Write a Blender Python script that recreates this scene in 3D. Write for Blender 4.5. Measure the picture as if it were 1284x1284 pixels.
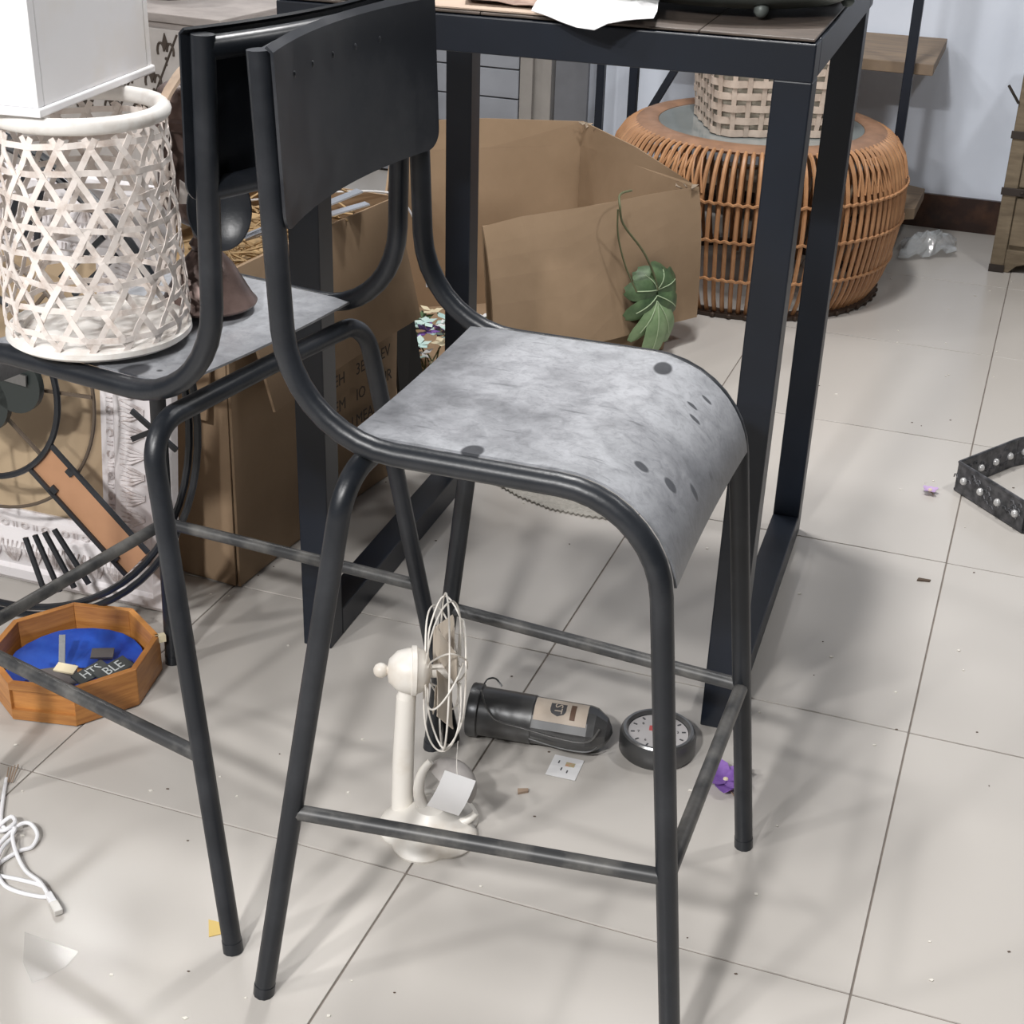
import bpy, bmesh, math, random
from mathutils import Vector, Matrix
random.seed(7)
sc = bpy.context.scene
for o in list(bpy.data.objects): bpy.data.objects.remove(o)
COL = sc.collection
V = Vector
PI = math.pi
cos, sin, rad = math.cos, math.sin, math.radians

# ------------------------------------------------------------------ camera
PITCH, ROLL, CAMH = 0.47002441, 0.03258410, 1.362258
fw = V((0, cos(PITCH), -sin(PITCH))); rt = V((1, 0, 0)); up = V((0, sin(PITCH), cos(PITCH)))
r2 = rt * cos(ROLL) + up * sin(ROLL); u2 = up * cos(ROLL) - rt * sin(ROLL)
cam = bpy.data.cameras.new('camera'); camo = bpy.data.objects.new('camera', cam); COL.objects.link(camo)
camo.matrix_world = Matrix(((r2.x, u2.x, -fw.x, 0), (r2.y, u2.y, -fw.y, 0), (r2.z, u2.z, -fw.z, CAMH), (0, 0, 0, 1)))
cam.sensor_width = 36; cam.lens = 36 * 1881.84 / 1284; cam.clip_start = .05; cam.clip_end = 60
sc.camera = camo

# ------------------------------------------------------------------ world, lamps, exposure
w = bpy.data.worlds.new('world'); sc.world = w; w.use_nodes = True
w.node_tree.nodes['Background'].inputs[0].default_value = (.86, .93, 1, 1)
w.node_tree.nodes['Background'].inputs[1].default_value = .01
sc.view_settings.view_transform = 'Standard'; sc.view_settings.look = 'None'
sc.view_settings.exposure = -0.08; sc.view_settings.gamma = 1; sc.view_settings.use_curve_mapping = False
def lamp(name, loc, sx, sy, power, rz=0, col=(1, .97, .93)):
    l = bpy.data.lights.new(name, 'AREA'); l.shape = 'RECTANGLE'; l.size = sx; l.size_y = sy; l.energy = power; l.color = col
    o = bpy.data.objects.new(name, l); o.location = loc; o.rotation_euler = (0, 0, rz); COL.objects.link(o); return o
COOL = (1, .985, .97)
COOL = (1, .985, .97)
COOL = (1, .985, .97)
COOL = (1, .985, .97)
COOL = (1, .985, .97)
lamp('ceiling_lamp', (-1.2, -1.2, 2.85), .22, .22, 160, col=COOL)
lamp('ceiling_lamp', (-2.4, -1.2, 2.85), .22, .22, 88, col=COOL)
lamp('ceiling_lamp', (-2.7, .3, 2.85), .22, .22, 56, col=COOL)
lamp('ceiling_lamp', (-.4, -.9, 2.85), .22, .22, 20, col=COOL)
lamp('ceiling_lamp', (.3, 3.0, 2.85), .22, .22, 44, col=COOL)
lamp('ceiling_lamp', (.14, 2.4, 2.85), .22, .22, 21, col=COOL)
lamp('ceiling_lamp', (1.8, 2.4, 2.85), .22, .22, 25, col=COOL)
lamp('ceiling_lamp', (-1.6, 4.3, 2.85), .22, .22, 18, col=COOL)
lamp('ceiling_lamp', (-.9, 3.9, 2.85), .22, .22, 8, col=COOL)

# ------------------------------------------------------------------ helpers
class MB:
    def __init__(s): s.v = []; s.f = []
    def add(s, vs, fs):
        n = len(s.v); s.v += [tuple(v) for v in vs]; s.f += [tuple(i + n for i in f) for f in fs]; return s
    def box(s, c, d, M=None):
        hx, hy, hz = d[0] / 2, d[1] / 2, d[2] / 2
        vs = [V((x, y, z)) for z in (-hz, hz) for x, y in ((-hx, -hy), (hx, -hy), (hx, hy), (-hx, hy))]
        if M is not None: vs = [M @ v for v in vs]
        return s.add([v + V(c) for v in vs], [(3, 2, 1, 0), (4, 5, 6, 7), (0, 1, 5, 4), (1, 2, 6, 5), (2, 3, 7, 6), (3, 0, 4, 7)])
    def hexa(s, b, t):   # 4 bottom, 4 top corners
        return s.add(list(b) + list(t), [(3, 2, 1, 0), (4, 5, 6, 7), (0, 1, 5, 4), (1, 2, 6, 5), (2, 3, 7, 6), (3, 0, 4, 7)])
    def beam(s, a, b, wd, ht, upv=(0, 0, 1)):
        a, b = V(a), V(b); d = (b - a).normalized(); u = V(upv); sd = d.cross(u).normalized(); u = sd.cross(d).normalized()
        q = [(-wd / 2, -ht / 2), (wd / 2, -ht / 2), (wd / 2, ht / 2), (-wd / 2, ht / 2)]
        return s.hexa([a + sd * x + u * y for x, y in q], [b + sd * x + u * y for x, y in q])
    def tube(s, pts, r, n=10, closed=False, caps=True):
        pts = [V(p) for p in pts]; N = len(pts); rs = r if isinstance(r, (list, tuple)) else [r] * N
        tang = []
        for i in range(N):
            a = pts[(i - 1) % N] if (closed or i > 0) else pts[i]
            b = pts[(i + 1) % N] if (closed or i < N - 1) else pts[i]
            t = b - a; tang.append(t.normalized() if t.length > 1e-9 else V((0, 0, 1)))
        ref = V((0, 0, 1)) if abs(tang[0].z) < .9 else V((1, 0, 0))
        nrm = tang[0].cross(ref).normalized(); vs = []
        for i in range(N):
            nrm = (nrm - tang[i] * nrm.dot(tang[i])); nrm = nrm.normalized() if nrm.length > 1e-9 else tang[i].orthogonal().normalized()
            bn = tang[i].cross(nrm)
            vs += [pts[i] + (nrm * cos(2 * PI * k / n) + bn * sin(2 * PI * k / n)) * rs[i] for k in range(n)]
        fs = []
        for i in range(N if closed else N - 1):
            j = (i + 1) % N
            fs += [(i * n + k, i * n + (k + 1) % n, j * n + (k + 1) % n, j * n + k) for k in range(n)]
        if caps and not closed: fs += [tuple(range(n - 1, -1, -1)), tuple((N - 1) * n + k for k in range(n))]
        return s.add(vs, fs)
    def lathe(s, prof, n=32, c=(0, 0, 0), M=None, sq=(1, 1)):
        vs = []; c = V(c)
        for r, z in prof:
            for k in range(n):
                v = V((r * cos(2 * PI * k / n) * sq[0], r * sin(2 * PI * k / n) * sq[1], z)); v = M @ v if M is not None else v
                vs.append(v + c)
        fs = []
        for i in range(len(prof) - 1):
            fs += [(i * n + k, i * n + (k + 1) % n, (i + 1) * n + (k + 1) % n, (i + 1) * n + k) for k in range(n)]
        if prof[0] == prof[-1]: return s.add(vs, fs)
        if prof[0][0] > 1e-6: fs.append(tuple(range(n - 1, -1, -1)))
        if prof[-1][0] > 1e-6: fs.append(tuple((len(prof) - 1) * n + k for k in range(n)))
        return s.add(vs, fs)
    def prism(s, poly, z0, z1, M=None, c=(0, 0, 0)):
        n = len(poly); vs = [V((x, y, z0)) for x, y in poly] + [V((x, y, z1)) for x, y in poly]
        if M is not None: vs = [M @ v for v in vs]
        return s.add([v + V(c) for v in vs], [tuple(range(n - 1, -1, -1)), tuple(range(n, 2 * n))] + [(i, (i + 1) % n, n + (i + 1) % n, n + i) for i in range(n)])
    def sheet(s, g, th, closed=False):  # grid rows of points -> thin solid
        R, C = len(g), len(g[0]); g = [[V(p) for p in r] for r in g]; top = []; bot = []
        for i in range(R):
            for j in range(C):
                if closed: du = g[i][(j + 1) % C] - g[i][(j - 1) % C]
                else: du = g[i][min(j + 1, C - 1)] - g[i][max(j - 1, 0)]
                dv = g[min(i + 1, R - 1)][j] - g[max(i - 1, 0)][j]
                n = du.cross(dv); n = n.normalized() if n.length > 1e-12 else V((0, 0, 1))
                top.append(g[i][j] + n * th / 2); bot.append(g[i][j] - n * th / 2)
        fs = []; Q = R * C; CC = C if closed else C - 1
        for i in range(R - 1):
            for j in range(CC):
                a, b, c, d = i * C + j, i * C + (j + 1) % C, (i + 1) * C + (j + 1) % C, (i + 1) * C + j
                fs += [(a, b, c, d), (Q + d, Q + c, Q + b, Q + a)]
        for j in range(CC):
            k = (j + 1) % C
            fs += [(k, j, Q + j, Q + k), ((R - 1) * C + j, (R - 1) * C + k, Q + (R - 1) * C + k, Q + (R - 1) * C + j)]
        if not closed:
            for i in range(R - 1):
                fs += [(i * C, (i + 1) * C, Q + (i + 1) * C, Q + i * C), ((i + 1) * C + C - 1, i * C + C - 1, Q + i * C + C - 1, Q + (i + 1) * C + C - 1)]
        return s.add(top + bot, fs)
    def ball(s, c, r, n=12, sz=(1, 1, 1), M=None):
        m = n // 2; prof = [(sin(PI * i / m) * 1.0, -cos(PI * i / m)) for i in range(m + 1)]
        vs = []; fs = []
        for a, z in prof:
            for k in range(n):
                v = V((a * cos(2 * PI * k / n) * r * sz[0], a * sin(2 * PI * k / n) * r * sz[1], z * r * sz[2]))
                vs.append((M @ v if M is not None else v) + V(c))
        for i in range(m): fs += [(i * n + k, i * n + (k + 1) % n, (i + 1) * n + (k + 1) % n, (i + 1) * n + k) for k in range(n)]
        return s.add(vs, fs)
    def build(s, name, m=None, parent=None, smooth=False, bevel=0, loc=None, rot=None):
        me = bpy.data.meshes.new(name); me.from_pydata(s.v, [], s.f)
        bm = bmesh.new(); bm.from_mesh(me); bmesh.ops.remove_doubles(bm, verts=bm.verts, dist=1e-6)
        bmesh.ops.recalc_face_normals(bm, faces=bm.faces); bm.to_mesh(me); bm.free()
        if m: me.materials.append(m)
        o = bpy.data.objects.new(name, me); COL.objects.link(o)
        if smooth:
            me.polygons.foreach_set('use_smooth', [True] * len(me.polygons))
            try: me.set_sharp_from_angle(angle=rad(42))
            except Exception: pass
        if bevel:
            b = o.modifiers.new('bevel', 'BEVEL'); b.width = bevel; b.segments = 2; b.limit_method = 'ANGLE'; b.angle_limit = rad(50)
        if parent: o.parent = parent
        if loc is not None: o.location = loc
        if rot is not None: o.rotation_euler = rot
        return o
def tag(o, label, cat, group=None, kind=None):
    if label: o['label'] = label
    if cat: o['category'] = cat
    if group: o['group'] = group
    if kind: o['kind'] = kind
    return o
def thing(name, label, cat, loc=(0, 0, 0), rz=0, group=None, rx=0):
    o = bpy.data.objects.new(name, None); o.empty_display_size = .05; COL.objects.link(o)
    o.location = loc; o.rotation_euler = (rx, 0, rz); return tag(o, label, cat, group)
def struct(o): o['kind'] = 'structure'; return o
def dup(o, parent, loc=None, rot=None):
    c = o.copy(); COL.objects.link(c); c.parent = parent
    if loc is not None: c.location = loc
    if rot is not None: c.rotation_euler = rot
    return c
def fillet(pts, radii, n=8):
    pts = [V(p) for p in pts]; out = [pts[0]]
    for i in range(1, len(pts) - 1):
        p, a, b = pts[i], (pts[i - 1] - pts[i]).normalized(), (pts[i + 1] - pts[i]).normalized()
        r = radii[i - 1]; ang = a.angle(b); d = r / math.tan(ang / 2); c = p + (a + b).normalized() * (r / sin(ang / 2))
        s0, s1 = p + a * d - c, p + b * d - c; tot = s0.angle(s1); ax = s0.cross(s1).normalized()
        for k in range(n + 1): out.append(c + Matrix.Rotation(tot * k / n, 3, ax) @ s0)
    out.append(pts[-1]); return out
def smoothpath(pts, k=6):
    pts = [V(p) for p in pts]; out = []
    for i in range(len(pts) - 1):
        p0, p1, p2, p3 = pts[max(i - 1, 0)], pts[i], pts[i + 1], pts[min(i + 2, len(pts) - 1)]
        for j in range(k):
            t = j / k
            out.append(.5 * ((2 * p1) + (p2 - p0) * t + (2 * p0 - 5 * p1 + 4 * p2 - p3) * t * t + (3 * p1 - p0 - 3 * p2 + p3) * t ** 3))
    out.append(pts[-1]); return out
def text_mesh(body, size, m, parent, loc, rot, name='print', ext=.0003, shear=0):
    cu = bpy.data.curves.new(name, 'FONT'); cu.body = body; cu.size = size; cu.extrude = ext; cu.align_x = 'CENTER'; cu.align_y = 'CENTER'; cu.resolution_u = 2
    t = bpy.data.objects.new(name, cu); COL.objects.link(t); bpy.context.view_layer.update()
    me = bpy.data.meshes.new_from_object(t.evaluated_get(bpy.context.evaluated_depsgraph_get()))
    bpy.data.objects.remove(t); bpy.data.curves.remove(cu); me.materials.clear(); me.materials.append(m)
    o = bpy.data.objects.new(name, me); COL.objects.link(o); o.parent = parent; o.location = loc; o.rotation_euler = rot; return o

# ------------------------------------------------------------------ materials
def mat(name, col, rough=.5, metal=0, spec=.5, var=0, vscale=20, col2=None, bump=0, bscale=60, stretch=(1, 1, 1), contrast=(.35, .65), objrand=0, coord='Object', trans=0, rvar=0, alpha=1):
    m = bpy.data.materials.new(name); m.use_nodes = True; nt = m.node_tree; N = nt.nodes; L = nt.links; b = N['Principled BSDF']
    b.inputs['Roughness'].default_value = rough; b.inputs['Metallic'].default_value = metal
    b.inputs['Specular IOR Level'].default_value = spec; b.inputs['Transmission Weight'].default_value = trans; b.inputs['Alpha'].default_value = alpha
    b.inputs['Base Color'].default_value = (*col, 1)
    tc = N.new('ShaderNodeTexCoord'); mp = N.new('ShaderNodeMapping'); L.new(tc.outputs[coord], mp.inputs[0]); mp.inputs['Scale'].default_value = stretch
    out = None
    if col2 is None and var: col2 = tuple(c * (1 - var) for c in col)
    if col2 is not None:
        n = N.new('ShaderNodeTexNoise'); n.inputs['Scale'].default_value = vscale; n.inputs['Detail'].default_value = 6; n.inputs['Roughness'].default_value = .6; L.new(mp.outputs[0], n.inputs[0])
        r = N.new('ShaderNodeValToRGB'); r.color_ramp.elements[0].position = contrast[0]; r.color_ramp.elements[1].position = contrast[1]
        r.color_ramp.elements[0].color = (*col, 1); r.color_ramp.elements[1].color = (*col2, 1); L.new(n.outputs[0], r.inputs[0]); out = r.outputs[0]
        if rvar:
            mr = N.new('ShaderNodeMapRange'); mr.inputs[1].default_value = contrast[0]; mr.inputs[2].default_value = contrast[1]; mr.inputs[3].default_value = rough; mr.inputs[4].default_value = rough + rvar
            L.new(n.outputs[0], mr.inputs[0]); L.new(mr.outputs[0], b.inputs['Roughness'])
    if objrand:
        oi = N.new('ShaderNodeObjectInfo'); h = N.new('ShaderNodeHueSaturation'); mr = N.new('ShaderNodeMapRange')
        mr.inputs[3].default_value = 1 - objrand; mr.inputs[4].default_value = 1 + objrand; L.new(oi.outputs['Random'], mr.inputs[0]); L.new(mr.outputs[0], h.inputs['Value'])
        if out: L.new(out, h.inputs['Color'])
        else: h.inputs['Color'].default_value = (*col, 1)
        out = h.outputs[0]
    if out: L.new(out, b.inputs['Base Color'])
    if bump:
        n = N.new('ShaderNodeTexNoise'); n.inputs['Scale'].default_value = bscale; n.inputs['Detail'].default_value = 4; L.new(mp.outputs[0], n.inputs[0])
        bp = N.new('ShaderNodeBump'); bp.inputs['Strength'].default_value = bump; bp.inputs['Distance'].default_value = .004; L.new(n.outputs[0], bp.inputs['Height']); L.new(bp.outputs[0], b.inputs['Normal'])
    return m
M = {}
M['tile'] = mat('floor_tile', (.525, .498, .466), .24, spec=.42, col2=(.48, .453, .421), vscale=1.6, contrast=(0, 1), objrand=.02)
M['grout'] = mat('grout', (.22, .19, .165), .9, var=.3)
M['wall'] = mat('wall_paint', (.78, .84, .95), .85, col2=(.73, .79, .90), vscale=4, bump=.15, bscale=12)
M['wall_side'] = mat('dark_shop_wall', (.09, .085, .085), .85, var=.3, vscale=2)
M['base'] = mat('baseboard_tile', (.035, .018, .014), .25, col2=(.12, .055, .03), vscale=6, contrast=(.5, .75))
M['black'] = mat('black_satin_steel', (.012, .0145, .019), .36, spec=.45, col2=(.027, .030, .036), vscale=9, contrast=(.45, .7), bump=.05, bscale=200)
M['dusty'] = mat('dusty_black_steel', (.04, .041, .043), .42, spec=.5, col2=(.17, .165, .155), vscale=14, contrast=(.45, .72), stretch=(1, 1, 1))
M['back'] = mat('smeared_black_steel', (.009, .0115, .017), .36, spec=.45, col2=(.075, .078, .085), vscale=7, contrast=(.42, .80), rvar=.2)
M['navy'] = mat('navy_black_steel', (.0045, .009, .019), .42, spec=.5, var=.25, vscale=8)
M['plank'] = mat('worn_table_wood', (.13, .10, .082), .5, col2=(.075, .06, .05), vscale=10, stretch=(2, 14, 2), bump=.1, bscale=30)
M['kraft'] = mat('kraft_board', (.35, .247, .160), .85, spec=.2, col2=(.30, .21, .133), vscale=5, bump=.12, bscale=25)
M['kraft2'] = mat('kraft_edge', (.42, .34, .26), .9, spec=.2, var=.3, vscale=60)
M['ink'] = mat('stencil_ink', (.06, .045, .035), .8)
M['rattan'] = mat('rattan_cane', (.50, .27, .135), .42, spec=.4, col2=(.40, .20, .095), vscale=25, objrand=.12)
M['cane_dark'] = mat('dark_cane', (.05, .03, .02), .6)
M['glass'] = mat('smoked_glass', (.28, .31, .31), .08, spec=.6, var=.2, vscale=3)
M['reed'] = mat('bleached_reed', (.62, .52, .44), .6, col2=(.50, .41, .34), vscale=30, objrand=.08)
M['liner'] = mat('grey_liner', (.45, .41, .34), .85)
M['weave'] = mat('whitewashed_bamboo', (.78, .72, .68), .6, col2=(.50, .40, .34), vscale=38, contrast=(.5, .75), objrand=.10, bump=.15, bscale=90)
M['rim'] = mat('whitewashed_rim', (.80, .78, .75), .5, col2=(.62, .56, .51), vscale=30, contrast=(.5, .75), bump=.1)
M['whitebox'] = mat('white_painted_wood', (.92, .92, .94), .5, col2=(.88, .84, .79), vscale=6, contrast=(.5, .8))
M['bronze'] = mat('brown_patina_metal', (.055, .038, .033), .28, metal=.5, col2=(.19, .13, .115), vscale=14, rvar=.2)
M['grey_wood'] = mat('greywash_wood', (.40, .36, .34), .7, col2=(.29, .26, .245), vscale=9, stretch=(1, 1, 5), bump=.15)
M['grey_panel'] = mat('greywash_panel', (.55, .52, .50), .7, col2=(.44, .41, .39), vscale=9)
M['frame'] = mat('distressed_white_plaster', (.74, .71, .72), .55, col2=(.50, .43, .42), vscale=26, contrast=(.55, .75), bump=.1)
M['carve'] = mat('carved_plaster', (.66, .62, .62), .55, col2=(.36, .30, .28), vscale=50, contrast=(.45, .7))
M['taninfill'] = mat('tan_infill', (.47, .36, .235), .5, col2=(.42, .31, .20), vscale=3)
M['copper'] = mat('copper_plate', (.55, .30, .17), .42, metal=.25, col2=(.45, .24, .13), vscale=6)
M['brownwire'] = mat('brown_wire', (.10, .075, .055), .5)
M['pine'] = mat('orange_pine', (.52, .235, .065), .42, col2=(.36, .145, .04), vscale=9, stretch=(1.5, 1.5, 16), objrand=.15)
M['blue'] = mat('blue_plastic', (.010, .04, .30), .35, col2=(.02, .09, .45), vscale=12, bump=.4, bscale=25)
M['sign'] = mat('dark_sign', (.03, .036, .037), .55, col2=(.055, .06, .06), vscale=20)
M['letter'] = mat('white_letter', (.45, .48, .48), .6)
M['cream'] = mat('cream_card', (.68, .60, .42), .7)
M['greycard'] = mat('grey_card', (.10, .09, .09), .7)
M['cable'] = mat('white_pvc', (.80, .80, .82), .35)
M['clearplug'] = mat('clear_plug', (.60, .58, .55), .2)
M['fan'] = mat('aged_white_enamel', (.78, .75, .70), .4, col2=(.58, .49, .39), vscale=9, contrast=(.5, .8))
M['fangrey'] = mat('grey_enamel', (.40, .375, .36), .5, var=.3, vscale=20)
M['fanblade'] = mat('beige_blade', (.48, .42, .35), .4)
M['paper'] = mat('white_paper', (.76, .76, .77), .75, var=.06, vscale=8)
M['tin'] = mat('dark_tin', (.09, .094, .10), .3, metal=.7, col2=(.14, .14, .14), vscale=10, rvar=.15)
M['tinlight'] = mat('steel_tin', (.30, .30, .30), .3, metal=.8, var=.4, vscale=14)
M['labelc'] = mat('aged_label', (.60, .53, .45), .55, col2=(.46, .38, .31), vscale=9)
M['shield'] = mat('label_grey', (.075, .075, .08), .6)
M['labelbrown'] = mat('label_brown', (.13, .075, .05), .6)
M['dial'] = mat('dial_face', (.50, .48, .48), .35)
M['red'] = mat('dial_red', (.55, .10, .10), .5)
M['petal'] = mat('purple_petal', (.15, .06, .30), .6, col2=(.27, .14, .46), vscale=30)
M['pale'] = mat('pale_petal', (.50, .36, .60), .6)
M['stemb'] = mat('dry_stem', (.30, .22, .16), .7)
M['leaf'] = mat('silk_leaf', (.030, .062, .028), .5, col2=(.12, .20, .09), vscale=14)
M['leafpale'] = mat('silk_leaf_pale', (.26, .37, .20), .5, col2=(.13, .22, .10), vscale=14)
M['vein'] = mat('leaf_vein', (.36, .46, .29), .6)
M['stem'] = mat('green_stem', (.13, .14, .07), .6)
M['gear'] = mat('dark_gear_plate', (.025, .032, .031), .4)
M['galv'] = mat('grey_zinc', (.10, .125, .12), .5, metal=.3, col2=(.17, .19, .18), vscale=12)
M['board'] = mat('shelf_board', (.27, .195, .125), .7, col2=(.19, .14, .10), vscale=7, stretch=(1, 6, 1))
M['trunk'] = mat('old_trunk_wood', (.21, .165, .11), .7, col2=(.13, .10, .065), vscale=8, stretch=(1, 1, 6), bump=.15)
M['strap'] = mat('trunk_iron', (.05, .04, .035), .5, metal=.4)
M['drawer'] = mat('grey_blue_drawer', (.30, .315, .35), .6, var=.12, vscale=5)
M['stile'] = mat('stone_grey_stile', (.30, .28, .26), .7, var=.1)
M['panelgrey'] = mat('panel_grey', (.15, .155, .17), .6, var=.1)
M['ornate'] = mat('ornate_black_iron', (.045, .047, .052), .45, metal=.4, col2=(.13, .13, .14), vscale=60)
M['pearl'] = mat('pearl_stud', (.60, .60, .60), .25, metal=.3)
M['bubble'] = mat('bubble_wrap', (.44, .42, .38), .3, bump=1, bscale=140, var=.25, vscale=90)
M['film'] = mat('clear_film', (.55, .54, .52), .12, spec=.6, alpha=.14)
M['plasticbag'] = mat('crinkled_film', (.55, .58, .60), .08, spec=.9, bump=.6, bscale=30, alpha=.38)
M['gapshade'] = mat('gap_shade', (.008, .007, .006), .8)
M['straw'] = mat('dry_straw', (.50, .34, .17), .8, var=.4, vscale=30)
M['silver'] = mat('silver_strip', (.62, .64, .68), .22, metal=.85)
M['grit'] = mat('floor_grit', (.75, .72, .66), .8)
M['chip'] = mat('brown_chip', (.10, .07, .05), .8)
M['yellow'] = mat('yellow_card', (.62, .46, .16), .7)
M['mint'] = mat('mint_petal', (.42, .62, .60), .6, col2=(.62, .72, .66), vscale=20)

def seat_mat(seed, spots):
    m = mat('dusty_seat_steel_%d' % seed, (.05, .051, .055), .36, spec=.5); nt = m.node_tree; N = nt.nodes; L = nt.links; b = N['Principled BSDF']
    tc = N.new('ShaderNodeTexCoord'); mp = N.new('ShaderNodeMapping'); L.new(tc.outputs['Object'], mp.inputs[0]); mp.inputs['Location'].default_value = (seed, seed * .7, 0)
    def noise(sc_, det=6, ro=.6, st=None):
        n = N.new('ShaderNodeTexNoise'); n.inputs['Scale'].default_value = sc_; n.inputs['Detail'].default_value = det; n.inputs['Roughness'].default_value = ro; n.inputs['Distortion'].default_value = .8
        L.new(mp.outputs[0], n.inputs[0]); return n.outputs[0]
    def mr(x, a, b_, c, d):
        q = N.new('ShaderNodeMapRange'); q.inputs[1].default_value = a; q.inputs[2].default_value = b_; q.inputs[3].default_value = c; q.inputs[4].default_value = d; L.new(x, q.inputs[0]); return q.outputs[0]
    def mul(x, y):
        q = N.new('ShaderNodeMath'); q.operation = 'MULTIPLY'; L.new(x, q.inputs[0]); L.new(y, q.inputs[1]); return q.outputs[0]
    dust_tone = mul(mul(mr(noise(6), .30, .58, .52, 1), mr(noise(34, 8, .7), .30, .58, .62, 1)), mr(noise(120, 3), .25, .5, .75, 1))
    st = N.new('ShaderNodeMapping'); L.new(tc.outputs['Object'], st.inputs[0]); st.inputs['Rotation'].default_value = (0, 0, .7); st.inputs['Scale'].default_value = (14, 90, 30)
    sn = N.new('ShaderNodeTexNoise'); sn.inputs['Scale'].default_value = 1; sn.inputs['Detail'].default_value = 4; L.new(st.outputs[0], sn.inputs[0]); dust_tone = mul(dust_tone, mr(sn.outputs[0], .66, .76, 1, .45))
    sx = N.new('ShaderNodeSeparateXYZ'); L.new(tc.outputs['Object'], sx.inputs[0]); dust_tone = mul(dust_tone, mr(sx.outputs['X'], -.15, -.06, .55, 1)); dust_tone = mul(dust_tone, mr(sx.outputs['Z'], .60, .69, .25, 1))  # tone also darkens towards the rear edge and down the front curve
    for (x, y, z, r, s) in spots:
        vm = N.new('ShaderNodeVectorMath'); vm.operation = 'SUBTRACT'; L.new(tc.outputs['Object'], vm.inputs[0]); vm.inputs[1].default_value = (x, y, z)
        v2 = N.new('ShaderNodeVectorMath'); v2.operation = 'MULTIPLY'; L.new(vm.outputs[0], v2.inputs[0]); v2.inputs[1].default_value = (1, s, 1)
        le = N.new('ShaderNodeVectorMath'); le.operation = 'LENGTH'; L.new(v2.outputs[0], le.inputs[0])
        dust_tone = mul(dust_tone, mr(le.outputs['Value'], r * .8, r, .12, 1))
    r = N.new('ShaderNodeMix'); r.data_type = 'RGBA'; r.inputs[6].default_value = (.035, .037, .043, 1); r.inputs[7].default_value = (.40, .412, .44, 1)
    L.new(dust_tone, r.inputs[0]); L.new(r.outputs[2], b.inputs['Base Color']); L.new(mr(dust_tone, 0, 1, .28, .5), b.inputs['Roughness'])
    bp = N.new('ShaderNodeBump'); bp.inputs['Strength'].default_value = .25; bp.inputs['Distance'].default_value = .003; L.new(noise(24, 3), bp.inputs['Height']); L.new(bp.outputs[0], b.inputs['Normal'])
    return m

# ------------------------------------------------------------------ setting
TH = -0.33497245; O = V((-1.458182, 1.418549, 0)); EI = V((cos(TH), sin(TH), 0)); EJ = V((-sin(TH), cos(TH), 0)); S = .6
def gp(i, j, z=0): return O + EI * (i * S) + EJ * (j * S) + V((0, 0, z))
b = MB(); b.box((0, 0, -.06), (9, 9, .116)); fl = struct(b.build('floor', M['grout'], loc=gp(1.5, 2.2), rot=(0, 0, TH)))
fl_inv = Matrix.Rotation(-TH, 4, 'Z') @ Matrix.Translation(-gp(1.5, 2.2))
b = MB(); b.box((0, 0, -.006), (.5975, .5975, .012)); t0 = b.build('tile', M['tile'], fl, bevel=.001)
t0.location = fl_inv @ gp(-3.5, -2.5)
for i in range(-4, 8):
    for j in range(-3, 7):
        if (i, j) == (-4, -3): continue
        t = dup(t0, fl); c = gp(i + .5, j + .5)
        if j == 6: t.scale = (1, .94, 1); c = gp(i + .5, j + .47)
        t.location = fl_inv @ c
        t.rotation_euler = (random.uniform(-.0008, .0008), random.uniform(-.0008, .0008), 0)
WJ = 6.95
def wall(name, a, bpt, h, th, m):
    a, bpt = V(a), V(bpt); d = (bpt - a).normalized(); n = V((-d.y, d.x, 0))
    q = MB(); q.hexa([a, bpt, bpt + n * th, a + n * th], [p + V((0, 0, h)) for p in (a, bpt, bpt + n * th, a + n * th)]); return struct(q.build(name, m))
wall('wall_back', gp(-4.2, WJ), gp(8.2, WJ), 3.1, .12, M['wall'])
wall('wall_left', gp(-4.2, -3), gp(-4.2, WJ), 3.1, .12, M['wall_side'])
wall('wall_right', gp(8.2, WJ), gp(8.2, -3), 3.1, .12, M['wall_side'])
b = MB(); b.box((0, 0, .05), (8, 8, .1)); struct(b.build('ceiling', M['wall_side'], loc=gp(2, 2.2, 3.1), rot=(0, 0, TH)))
b = MB(); b.beam(gp(-4.2, WJ - .012, .055), gp(8.2, WJ - .012, .055), .014, .11); struct(b.build('baseboard_back', M['base']))

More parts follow.
